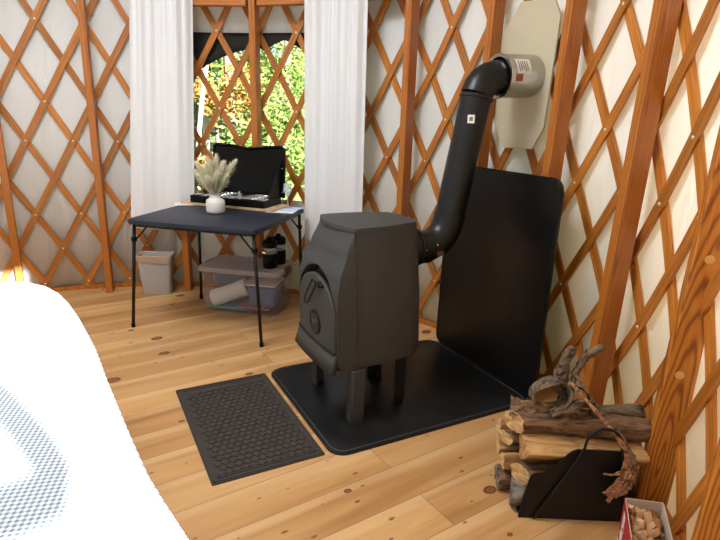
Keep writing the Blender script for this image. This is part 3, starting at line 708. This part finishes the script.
# vase and pampas
vs_ = bobj('vase', lathe([(.050, 0), (.064, .004), (.070, .02), (.071, .075), (.066, .098), (.048, .112), (.040, .120), (.040, .138), (.044, .144), (.036, .144), (.033, .12), (.05, .1), (.055, .02), (.02, .012)], 32), 'ceramic', smooth=60)
on_table(vs_, -.050, .0, TH+.0005); vs_.scale = (.94, .94, .94); tag(vs_, 'small white ceramic bottle vase holding dried pampas grass on the table', 'vase')
VC = tp_(-.050, .0, TH); rnd = random.Random(5)
view = Vector((.88, -.46, 0)); dep = Vector((.44, .86, 0))
plumes = [(-.115, .30, .02), (-.085, .345, -.03), (-.055, .32, .04), (-.032, .385, 0), (-.008, .36, -.04), (.012, .405, .02), (.035, .345, .05), (.06, .36, -.02), (.085, .335, .03), (.118, .372, 0), (-.07, .27, -.06), (.03, .29, -.07), (.075, .27, -.05), (-.02, .26, -.08)]
for i, (sx_, hh, dd) in enumerate(plumes):
    base = VC + Vector((rnd.uniform(-.016, .016), rnd.uniform(-.016, .016), .06)); tip = VC + view*sx_*1.2 + dep*dd + Vector((0, 0, hh*.95))
    ctrl = VC + view*sx_*.25 + dep*dd*.25 + Vector((0, 0, hh*.55))
    cur = [base*(1-t)**2 + ctrl*2*t*(1-t) + tip*t*t for t in [k/14 for k in range(15)]]
    sm = bobj('pampas_stem', tube([c-VC for c in cur], [.002]*10+[.0014]*5, 5), 'plume2', smooth=True); sm.location = VC
    tag(sm, 'dried cream pampas grass stem with feathery plume in the white vase', 'dried grass', 'dried pampas stems in the vase')
    bm = bmesh.new()
    for q in range(620):
        t = rnd.uniform(.46, 1); k = min(13, int(t*14)); f = t*14-k; p = cur[k].lerp(cur[k+1], f) if k < 14 else cur[14]
        d = (cur[min(14, k+1)]-cur[k]).normalized(); w = .036*math.sin(min(1, (1.03-t)/.5)*PI*.8)+.004
        a = rnd.uniform(0, 2*PI); o1 = d.orthogonal().normalized(); o2 = d.cross(o1); out = (o1*math.cos(a)+o2*math.sin(a))
        e = p + out*w*rnd.uniform(.6, 1.3) + d*rnd.uniform(.02, .05); sd = d.cross(out)*.0032
        v = [bm.verts.new(x-VC) for x in (p-sd, p+sd, e)]; bm.faces.new(v)
    bobj('plume', bm, 'plume' if i % 4 else 'plume2', sm)
# wine glass at the far right corner, small tumbler behind the vase
gl = bobj('wine_glass', lathe([(.034, 0), (.034, .002), (.008, .006), (.0045, .02), (.0045, .085), (.014, .095), (.030, .115), (.034, .14), (.029, .185), (.0275, .185), (.032, .14), (.028, .117), (.004, .098), (.002, .09)], 24), 'glass', smooth=60)
on_table(gl, .345, .375, TH+.006); tag(gl, 'clear stemmed wine glass at the far right corner of the table', 'glass')
tb2 = bobj('tumbler', lathe([(.02, 0), (.026, .002), (.030, .075), (.028, .075), (.024, .006), (.005, .006)], 20), 'glass', smooth=60); on_table(tb2, -.085, .135, TH+.0005); tag(tb2, 'small clear glass tumbler behind the white vase, in front of the camp stove', 'glass')

# ------------------------------------------------------------------ bin
bn = empty('waste_bin', 'small grey plastic waste bin with brown liner beside the left table leg', 'bin', (.533, 4.665, 0), R(69-90))
def tub(w0, d0, w1, d1, h, r, th):
    bm = bmesh.new(); L = []
    for w, d, z in ((w0, d0, 0), (w0+.006, d0+.006, .01), (w1, d1, h), (w1-2*th, d1-2*th, h), (w0-2*th, d0-2*th, .01+th)):
        L.append([bm.verts.new((x, y, z)) for x, y in rrect(w, d, r, 5)])
    for a, b in zip(L, L[1:]):
        for i in range(len(a)): bm.faces.new((a[i], a[(i+1)%len(a)], b[(i+1)%len(a)], b[i]))
    bm.faces.new(L[0][::-1]); bm.faces.new(L[-1]); return bm
bobj('body', tub(.225, .10, .275, .15, .335, .03, .004), 'binp', bn, smooth=50)
bm = bmesh.new(); rp = rrect(.286, .162, .032, 6); n = len(rp); rr = random.Random(3); jit = [rr.uniform(-.02, .012) for _ in range(n)]; jit2 = [rr.uniform(-.004, .006) for _ in range(n)]
def ringz(k, z, j=0): return [bm.verts.new((x*k, y*k, z+jit[i]*j)) for i, (x, y) in enumerate(rp)]
L = [ringz(.965, .285, .8), ringz(.99, .305, .5), ringz(1.01, .335, .2), ringz(1.0, .345, .25), ringz(.955, .34, .2), ringz(.80, .26), ringz(.55, .06)]
for a, b in zip(L, L[1:]):
    for i in range(n): bm.faces.new((a[i], a[(i+1)%n], b[(i+1)%n], b[i]))
bm.faces.new(L[-1]); bobj('liner', bm, 'liner', bn, smooth=True)

# ------------------------------------------------------------------ storage tub under the table
BA = R(-40.2); BC = Vector((1.140, 4.055, 0)); bu = Vector((math.cos(BA), math.sin(BA), 0)); bv = Vector((-bu.y, bu.x, 0))
sb = empty('storage_box', 'clear plastic storage box with frosted lid under the table', 'storage box', BC, BA)
bobj('tub', tub(.59, .33, .64, .38, .325, .035, .004), 'tub', sb, smooth=50)
bobj('rim', prism(rrect(.665, .405, .04, 5), .318, .332), 'tublid', sb).data
bobj('lid', prism(rrect(.66, .40, .04, 6), .333, .352, .01, seg=3), 'tublid', sb, smooth=50)
for s in (-1, 1): bobj('latch', box((s*.328, 0, .325), (.018, .12, .06), .004), 'latch', sb)
def in_box(o, u, v, z, rz=0): o.location = BC+bu*u+bv*v+Vector((0, 0, z)); o.rotation_euler = (o.rotation_euler.x, o.rotation_euler.y, BA+rz); return o
pr = empty('paper_towel_roll', 'white paper towel roll lying in the clear storage box', 'paper towel roll'); in_box(pr, -.12, -.075, .125, R(14)); pr.rotation_euler = (0, R(-22), BA+R(10))
bm = bmesh.new(); b_lathe(bm, [(.066, -.145), (.066, .145), (.022, .145), (.022, -.145), (.066, -.145)], 28, frame_of((1, 0, 0)), cap=False); bobj('roll', bm, 'towel', pr, smooth=50)
bm = bmesh.new(); b_lathe(bm, [(.0215, -.139), (.0215, .139)], 20, frame_of((1, 0, 0)), cap=False); bobj('core', bm, 'card', pr)
def slab(name, u, v, z, s, rz, m, label, cat, group=None):
    o = bobj(name, box((0, 0, s[2]/2), s, min(s)*.2, seg=2), m); in_box(o, u, v, z, rz); return tag(o, label, cat, group)
slab('folder', -.10, 0, .008, (.34, .28, .012), 0, 'green', 'green folder at the bottom of the storage box, left', 'folder')
slab('folder', .0, 0, .021, (.30, .27, .010), .04, 'teal', 'dark teal folder on the green one in the storage box', 'folder')
slab('folder', .10, -.01, .032, (.25, .26, .010), -.03, 'red', 'red folder in the storage box under the blue cloth', 'folder')
slab('folder', .155, .0, .045, (.22, .25, .15), .02, 'navy', 'blue bundle filling the right half of the storage box', 'bundle')
o = slab('cloth', -.15, .06, .17, (.26, .17, .10), .1, 'blue', 'slate blue folded cloth behind the paper towel roll in the box', 'cloth')
slab('paper_stack', .10, .03, .20, (.30, .24, .012), .05, 'paper', 'white papers lying high inside the storage box', 'paper')
def bottle(u, v, label):
    e = empty('travel_mug', label, 'mug'); in_box(e, u, v, .3525); e.scale = (1.32, 1.32, 1.42)
    bobj('body', lathe([(.040, 0), (.043, .004), (.044, .075), (.040, .08)], 24), 'blackplastic', e, smooth=50)
    bobj('clear_band', lathe([(.0405, .08), (.041, .115)], 24), 'glass', e, smooth=50)
    bobj('lid', lathe([(.044, .113), (.045, .14), (.036, .15), (.02, .153), (.012, .168), (.004, .17)], 24), 'blackplastic', e, smooth=50)
    bobj('badge', box((-.02, -.039, .088), (.03, .004, .012), .001, Matrix.Rotation(-.45, 3, 'Z')), 'chrome', e)
bottle(.205, -.045, 'black travel mug on the storage box lid, the nearer one'); bottle(.225, .085, 'black travel mug on the storage box lid, half hidden behind the other')

# ------------------------------------------------------------------ firewood rack, logs, bark
LA = math.atan2(-.483, .875); LO = Vector((1.45, 1.265, 0)); la = Vector((math.cos(LA), math.sin(LA), 0)); lp_ = Vector((-la.y, la.x, 0))
def lw(a, p, z): return LO + la*a + lp_*p + Vector((0, 0, z))
rk = empty('firewood_rack', 'black metal firewood rack with curved rod handles on the floor by the wall', 'log rack', LO, LA)
prof = [(-.046, 0), (-.036, .09), (-.018, .185), (-.004, .198), (.030, .203), (.055, .222), (.09, .262), (.122, .30), (.145, .312), (.335, .312), (.36, .30), (.375, .25), (.39, 0)]
Mv = Matrix(((1,0,0,0),(0,0,-1,0),(0,1,0,0),(0,0,0,1)))
bobj('side_panel', prism(prof, -.004, .004, 0, Mv), 'blackmetal', rk)
bobj('side_panel', prism(prof, -.004, .004, 0, Matrix.Translation((0, .30, 0)) @ Mv), 'blackmetal', rk)
bobj('base_tray', box((.17, .15, .004), (.42, .29, .006)), 'blackmetal', rk)
for y in (-.012, .312):
    p = [(.010, .006), (.03, .045), (.126, .235), (.165, .325)]
    pts = [Vector((x, y, z)) for x, z in p] + arc((.232, y, .345), .065, PI*.93, PI*.07, 12, (1,0,0), (0,0,1)) + [Vector((.31, y, .30)), Vector((.37, y, .006))]
    bobj('rod_handle', tube(pts, .0055, 8), 'blackmetal', rk, smooth=True)
def log(label, a0, p, z, L, r, mats, seed, split=0, tilt=0, yaw=0, shear=0, sq=1.0, cat='firewood log'):
    rn = random.Random(seed); bm = bmesh.new(); n = 20; ph = [rn.uniform(0, 6.28) for _ in range(8)]; rings = []
    ns = 14
    for i in range(ns+1):
        x = L*i/ns; row = []
        for k in range(n):
            th = 2*PI*k/n
            rr = r*(1+.07*math.sin(2*th+ph[0]+x*3)+.05*math.sin(3*th+ph[1]-x*6)+.03*math.sin(7*th+ph[2]+x*25)+rn.uniform(-.02, .02))
            y, zz = rr*math.cos(th), rr*math.sin(th)*sq
            if split:
                # flat split faces cut the round back
                for sa in ((split-1)*.9, (split-1)*.9+2.2):
                    nx_, nz_ = math.cos(sa), math.sin(sa); d = y*nx_+zz*nz_-r*.5
                    if d > 0: y -= nx_*d*.8; zz -= nz_*d*.8
            y += .008*math.sin(x*7+ph[3]); zz += .006*math.sin(x*9+ph[4])
            xs = x + -(shear*y*2.2 + shear*zz*.5)*(1 if i == 0 else 0) + (rn.uniform(-.004, .004) if i in (0, ns) else 0)
            row.append(bm.verts.new((xs, y, zz)))
        rings.append(row)
    for i in range(ns):
        for k in range(n):
            f = bm.faces.new((rings[i][k], rings[i][(k+1)%n], rings[i+1][(k+1)%n], rings[i+1][k])); th = 2*PI*(k+.5)/n
            f.smooth = True
            if split:
                for sa in ((split-1)*.9, (split-1)*.9+2.2):
                    if math.cos(th-sa) > .35: f.material_index = 1; f.smooth = False
    for ring, s in ((rings[0], -1), (rings[-1], 1)):
        c = sum((v.co for v in ring), Vector())/n; cv = bm.verts.new(c+Vector((s*.002, 0, 0)))
        for k in range(n):
            f = bm.faces.new((cv, ring[k], ring[(k+1)%n])); f.material_index = 2
    o = bobj('firewood_log', bm, mats); o.location = lw(a0, p, z); o.rotation_euler = (0, tilt, LA+yaw); return tag(o, label, cat, 'split firewood in the rack')
B3 = ['bark', 'splitwood', 'cutwood']; RB = ['redbark', 'splitwood', 'cutwood']; GW = ['greywood', 'greywood', 'greywood']
log('grey weathered square log at the bottom left of the firewood rack', -.06, .070, .055, .42, .052, GW, 1, sq=1.0, shear=-.1)
log('small log with round grey end low in the rear of the rack', -.095, .175, .052, .45, .046, ['redbark', 'splitwood', 'greywood'], 2)
log('log at the bottom rear of the rack, mostly hidden', -.06, .258, .05, .42, .038, B3, 3)
log('thin brown log second from the bottom at the left of the rack', -.085, .15, .148, .45, .042, RB, 4, split=2)
log('log with bright oval cut end low behind the black side panel', -.035, .066, .152, .40, .044, RB, 5, shear=.35)
log('brown log standing out at the far left rear of the pile', -.085, .25, .158, .45, .045, B3, 6, split=1)
log('small log with thin bright cut end between the big ones', -.075, .182, .236, .46, .033, RB, 7, shear=.3)
log('large pale split log in the middle of the rack front', -.035, .078, .256, .47, .063, ['splitwood', 'splitwood', 'splitwood'], 8, split=3, tilt=.02)
log('brown log at the rear left with ragged bark', -.09, .255, .252, .48, .046, B3, 9, split=2)
log('dark barked round log with bright cut end on top of the pile', -.06, .125, .345, .53, .044, RB, 10, shear=.32, tilt=.02)
log('grey barked log along the top rear of the pile', -.03, .215, .338, .50, .046, B3, 11)
# bark pieces
def bark_sheet(name, pts, wid, m, label, seed, th=.0035, curl=.3, group=None, jag=.25):
    rn = random.Random(seed); P = [lw(*q) for q in pts]; O_ = P[0]; bm = bmesh.new(); fine = []
    for a, b in zip(P, P[1:]):
        for k in range(6): fine.append(a.lerp(b, k/6))
    fine.append(P[-1]); n = len(fine); rows = []
    for s in range(2):
        fine = [fine[0]]+[(fine[i-1]+fine[i]*2+fine[i+1])/4 for i in range(1, n-1)]+[fine[-1]]
    side0 = Vector((.72, -.52, .25))
    for i, c in enumerate(fine):
        d = (fine[min(n-1, i+1)]-fine[max(0, i-1)]).normalized(); s = (side0-d*side0.dot(d)).normalized(); nn = d.cross(s); t = i/(n-1)
        w = wid[0]*(1-t)**2+wid[1]*2*t*(1-t)+wid[2]*t*t; w *= 1+rn.uniform(-jag, jag)
        row = []
        for k in range(6):
            f = k/5-.5; row.append(bm.verts.new(c-O_ + s*f*w + nn*(curl*w*(f*f*4-.5)) + nn*rn.uniform(-.003, .003)))
        rows.append(row)
    for a, b in zip(rows, rows[1:]):
        for k in range(5): bm.faces.new((a[k], a[k+1], b[k+1], b[k]))
    o = solid(bobj(name, bm, m, smooth=True, recalc=False), th, 0); o.location = O_; return tag(o, label, 'bark', group)
# open roll of bark
bm = bmesh.new(); axis = Vector((-.50, -.84, .16)).normalized(); rn = random.Random(8); fr_ = frame_of(axis)
def roll(u, v):
    th = R(-100) + R(318)*u; r = .060+.008*math.sin(th*2+1)+.008*u + .004*math.sin(v*9+u*14); return fr_ @ Vector((r*math.cos(th), r*math.sin(th)*.95, -.04+(.085+.018*math.sin(u*11))*v))
b_grid(bm, roll, 40, 8); bt = solid(bobj('bark_roll', bm, 'bark', smooth=True, recalc=False), .006, 0); bt.location = lw(.075, .155, .458); tag(bt, 'curled open roll of grey bark on top of the firewood', 'bark')
G = None
bark_sheet('bark_slab', [(-.08, .155, .397), (.0, .13, .402), (.10, .11, .402), (.22, .10, .418)], (.07, .06, .04), 'redbark', 'long reddish bark slab lying along the top of the firewood', 2, curl=.25)
bark_sheet('bark_slab', [(.06, .10, .405), (.12, .11, .425), (.18, .13, .44), (.26, .15, .41)], (.05, .08, .04), 'bark', 'rough dark bark slab under the upright strips, right of the bark roll', 5, curl=.4)
bark_sheet('bark_strip', [(.135, .18, .44), (.115, .18, .52), (.12, .175, .59), (.145, .17, .655)], (.04, .06, .04), 'bark', 'upright strip of rough bark standing left on the firewood pile', 3, curl=.35)
bark_sheet('bark_strip', [(.16, .17, .46), (.165, .17, .54), (.195, .165, .62), (.255, .16, .665)], (.018, .04, .03), 'bark', 'second upright bark strip bending right in front of the stud', 7, curl=.4)
bark_sheet('bark_strip', [(.13, .12, .53), (.20, .05, .46), (.27, -.01, .39), (.312, -.035, .33), (.322, -.04, .27), (.300, -.045, .21), (.255, -.045, .150)], (.012, .012, .034), 'barkinner', 'long reddish bark strip hanging over the rack handle, frayed lower end', 11, curl=.15, jag=.3)
bark_sheet('bark_strip', [(.155, .14, .55), (.23, .08, .45), (.295, .0, .38), (.330, -.045, .32), (.345, -.05, .26), (.340, -.05, .205)], (.010, .010, .026), 'redbark', 'dark bark strip hanging beside the frayed one over the rack', 13, curl=.15, jag=.3)
bark_sheet('bark_strip', [(.326, -.046, .26), (.315, -.052, .21), (.285, -.052, .165), (.262, -.052, .125)], (.012, .022, .010), 'barkinner', 'lowest frayed shred of bark in front of the black panel', 19, curl=.15, jag=.4)
bark_sheet('bark_strip', [(.338, -.048, .26), (.335, -.055, .22), (.318, -.055, .18), (.285, -.055, .15)], (.014, .030, .012), 'barkinner', 'broad frayed bark shred at the right of the hanging bunch', 23, curl=.15, jag=.4)
bark_sheet('bark_strip', [(.312, -.036, .30), (.305, -.042, .25), (.27, -.042, .235), (.235, -.042, .24)], (.014, .012, .006), 'barkinner', 'small curled bark shred sticking out left of the hanging strip', 17, curl=.2)

# ------------------------------------------------------------------ kindling box
KA = math.atan2(-.075, .098); KO = Vector((1.642, 1.020, 0)); ka = Vector((math.cos(KA), math.sin(KA), 0)); kb = Vector((ka.y, -ka.x, 0))
kb = Vector((-.74, -.675, 0)).normalized(); KW, KL, KH = .130, .27, .20
def kw(a, b, z): return KO + ka*a + kb*b + Vector((0, 0, z))
kx = empty('kindling_box', 'open red and white cardboard box of kindling in the bottom right corner', 'cardboard box', KO)
Mk = Matrix(((ka.x, kb.x, 0, 0), (ka.y, kb.y, 0, 0), (0, 0, 1, 0), (0, 0, 0, 1)))
def kpanel(name, a0, a1, b0, b1, z0, z1, m, par): 
    bm = box(((a0+a1)/2, (b0+b1)/2, (z0+z1)/2), (abs(a1-a0), abs(b1-b0), z1-z0)); bmesh.ops.transform(bm, matrix=Mk, verts=bm.verts); return bobj(name, bm, m, par)
w1 = kpanel('side_wall', 0, .003, 0, KL, 0, KH, 'card', kx); kpanel('side_wall', KW-.003, KW, 0, KL, 0, KH, 'card', kx)
kpanel('end_wall', .003, KW-.003, 0, .003, 0, KH+.002, 'card', kx); kpanel('end_wall', .003, KW-.003, KL-.003, KL, 0, KH, 'card', kx); kpanel('bottom', .003, KW-.003, .003, KL-.003, 0, .003, 'card', kx)
kpanel('printed_face', -.0012, 0, 0, KL, 0, KH-.001, 'cardred', w1)
kpanel('white_stripe', -.0020, -.0012, .035, .075, 0, KH-.03, 'cardwhite', w1); kpanel('white_stripe', -.0020, -.0012, 0, KL, 0, .035, 'cardwhite', w1)
rn = random.Random(21); sticks = []
for L_ in range(4):
    for i in range(4):
        for j in range(7 if L_ == 3 else 5):
            nj = 7 if L_ == 3 else 5
            sticks.append((.022+.026*i+rn.uniform(-.004, .004), .024+(KL-.05)*j/(nj-1)+rn.uniform(-.008, .008), .022+.047*L_+rn.uniform(-.006, .010)))
protos = []
for q in range(6):
    bm = bmesh.new(); w, t, l = rn.uniform(.02, .027), rn.uniform(.016, .023), rn.uniform(.036, .056); b_box(bm, Vector((0, 0, 0)), (w, t, l), .002)
    for v in bm.verts: v.co += Vector((rn.uniform(-.002, .002), rn.uniform(-.002, .002), rn.uniform(-.004, .004)))
    protos.append(bobj('kindling_stick', bm, 'kindle'))
for i, (a, b, z) in enumerate(sticks):
    o = protos[i] if i < 6 else protos[i % 6].copy()
    if i >= 6: COL.objects.link(o)
    o.location = kw(a, b, z); o.rotation_euler = (rn.uniform(-.7, .7)+(1.2 if i % 3 else .3), rn.uniform(-.5, .5), rn.uniform(0, 6.28))
    tag(o, 'short chunk of pale brown kindling wood in the red cardboard box', 'kindling', 'kindling pieces in the cardboard box')

# ------------------------------------------------------------------ outside
def hill(x, y):
    d = math.hypot(x-CX, y-CY)-3.5
    return -.55 + max(0, d)*.16 + .10*math.sin(x*.9+y*.5)*min(1, max(0, d)*.3)
bm = bmesh.new(); b_grid(bm, lambda u, v: Vector((-14+40*u, -8+48*v, hill(-14+40*u, -8+48*v))), 60, 70)
struct(bobj('ground', bm, 'ground', smooth=True, recalc=False))
def ray_pt(px, dist):
    v = Rc @ Vector((px-360, 0, -545)); v = Vector((v.x, v.y, 0)).normalized(); return Vector((v.x*dist, v.y*dist, 0))
def bush(px, dist, h0, w, h, n, leaf, m, seed, label, name='leafy_bush', cat='bush', trunk='trunk', group=None):
    rn = random.Random(seed); P = ray_pt(px, dist); P.z = hill(P.x, P.y)-.02; e = empty(name, label, cat, P, 0, group); bm = bmesh.new()
    cl = [(Vector((max(-.75, min(.75, rn.gauss(0, .42)))*w, max(-.4, min(.4, rn.gauss(0, .25)))*w, h0+h*(.5+rn.uniform(-.5, .5)))), rn.uniform(.25, .5)*w) for _ in range(max(6, n//110))]
    for i in range(n):
        c, r = cl[i % len(cl)]; d = Vector((rn.gauss(0, 1), rn.gauss(0, 1), rn.gauss(0, 1))).normalized(); p = c+d*r*rn.random()**.4
        if p.z < .05: p.z = .05+rn.random()*.2
        a = Vector((rn.gauss(0, 1), rn.gauss(0, 1), rn.gauss(0, .7))).normalized(); b = a.orthogonal().normalized(); s = leaf*rn.uniform(.6, 1.3)
        v = [bm.verts.new(q) for q in (p-a*s, p+b*s*.55, p+a*s, p-b*s*.55)]; bm.faces.new(v)
    bobj('foliage', bm, m, e, recalc=False)
    bm = bmesh.new()
    b_tube(bm, [Vector((0, 0, 0)), Vector((.03, .02, (h0+h*.3)*.5)), Vector((0, .04, h0+h*.7))], [.05, .04, .015], 8); bobj('stem', bm, trunk, e, smooth=True); return e
bush(200, 7.9, .2, .55, .9, 900, .05, 'leafgold', 1, 'orange and yellow autumn shrub low at the left of the window view')
bush(222, 10.6, .9, .9, 1.2, 1300, .06, 'leafgold', 2, 'orange-leaved shrub in the upper left of the window view')
bush(238, 9.1, .0, .7, .8, 900, .05, 'leafgreen', 3, 'pale green shrub in the middle of the left window pane')
bush(268, 8.2, .3, .8, 1.4, 1500, .05, 'leafgreen', 4, 'bright green bush right of the middle stud outside the window')
bush(296, 10.0, .2, .9, 1.7, 1700, .055, 'leafgreen', 5, 'bright green bush at the right edge of the window view')
bush(282, 13.0, 1.0, 1.5, 2.4, 2200, .07, 'leafgreen', 6, 'taller light green tree behind the bushes on the right', 'leafy_tree', 'tree')
bush(232, 14.2, .9, 1.3, 2.6, 1800, .07, 'leafdark', 7, 'mid green tree far behind on the left', 'leafy_tree', 'tree')
bush(255, 18.5, .6, 1.8, 3.0, 2200, .08, 'leafgreen', 8, 'light green tree at the back, behind the middle stud', 'leafy_tree', 'tree')
bush(205, 16.5, .6, 1.6, 3.0, 1800, .08, 'leafdark', 9, 'mid green tree at the far left edge of the window view', 'leafy_tree', 'tree')
bush(310, 16.0, .6, 1.7, 3.2, 2000, .08, 'leafgreen', 10, 'light green tree at the far right behind the curtain edge', 'leafy_tree', 'tree')
bush(301, 7.3, .0, .28, .5, 500, .035, 'leafgold', 12, 'small yellow shrub low at the right corner of the window')
def trunk_tree(px, dist, lean, h, r, m, label):
    P = ray_pt(px, dist); P.z = hill(P.x, P.y)-.05; bm = bmesh.new()
    b_tube(bm, [Vector((lean*h*t*t, 0, h*t)) for t in [k/8 for k in range(9)]], [r*(1-.55*k/8) for k in range(9)], 10)
    o = bobj('tree_trunk', bm, m, smooth=True); o.location = P; return tag(o, label, 'tree trunk')
trunk_tree(202, 9.3, .22, 4.5, .045, 'birch', 'thin leaning white birch trunk at the left of the window')
trunk_tree(236, 11.8, .0, 6, .12, 'trunk', 'straight grey tree trunk left of the middle window stud')
trunk_tree(213, 12.2, -.02, 6, .07, 'birch', 'pale slender trunk among the orange leaves')
trunk_tree(288, 11.6, .03, 6, .08, 'trunk', 'grey trunk among the light green leaves on the right')

# ------------------------------------------------------------------ unseen stand added behind the camera to throw the looped shadow on the bed
cs2 = empty('shadow_loop_stand', 'added unseen stand behind the camera, its loop casts the bed shadow', 'shadow caster', (-.36, -.12, 0))
KS = Vector((-.36, -.12, 0))
bobj('pole', tube([(0, 0, .02), (0, 0, 1.72)], .018, 12), 'bedwood', cs2, smooth=True); bobj('base', lathe([(.15, 0), (.15, .015), (.03, .03)], 24), 'bedwood', cs2)
bm = bmesh.new()
cp = [(-.36, 1.56), (-.20, 1.57), (-.06, 1.48), (.025, 1.37), (.090, 1.25), (.107, 1.20), (.090, 1.17), (.02, 1.16), (-.15, 1.16), (-.36, 1.16)]
rr_ = [.03, .03, .036, .038, .037, .037, .037, .036, .034, .03]
b_tube(bm, [Vector((x, -.12, z))-KS for x, z in cp], rr_, 12); bobj('arm_loop', bm, 'bedwood', cs2, smooth=True)

# ------------------------------------------------------------------ light
w = bpy.data.worlds.new('sky'); sc.world = w; w.use_nodes = True; nt = w.node_tree; bg = nt.nodes['Background']
sky = nt.nodes.new('ShaderNodeTexSky'); sky.sky_type = 'NISHITA'; sky.sun_disc = False; sky.sun_elevation = R(28); sky.sun_rotation = R(171); sky.altitude = 300; sky.dust_density = .6
nt.links.new(sky.outputs[0], bg.inputs[0]); bg.inputs[1].default_value = .36
sun = bpy.data.lights.new('sun', 'SUN'); sun.energy = 72; sun.angle = R(.9); sun.color = (.95, .98, 1); so_ = bpy.data.objects.new('sun', sun); COL.objects.link(so_)
EL = R(20.3); dirv = Vector((-.152*math.cos(EL), .988*math.cos(EL), -math.sin(EL))); so_.rotation_euler = dirv.to_track_quat('-Z', 'Y').to_euler()
def area(name, loc, rot, sx, sy, power, col):
    l = bpy.data.lights.new(name, 'AREA'); l.shape = 'RECTANGLE'; l.size = sx; l.size_y = sy; l.energy = power; l.color = col
    o = bpy.data.objects.new(name, l); COL.objects.link(o); o.location = loc; o.rotation_euler = rot; return o
area('dome_daylight', (CX, CY, 3.74), (0, 0, 0), 1.0, 1.0, 230, (.93, .965, 1))

vs3 = sc.view_settings; vs3.view_transform = 'Standard'; vs3.look = 'None'; vs3.gamma = 1; vs3.use_curve_mapping = False; vs3.exposure = -1.18
sc.cycles.use_denoising = True
sc.cycles.max_bounces = 10; sc.cycles.diffuse_bounces = 5; sc.cycles.transparent_max_bounces = 24
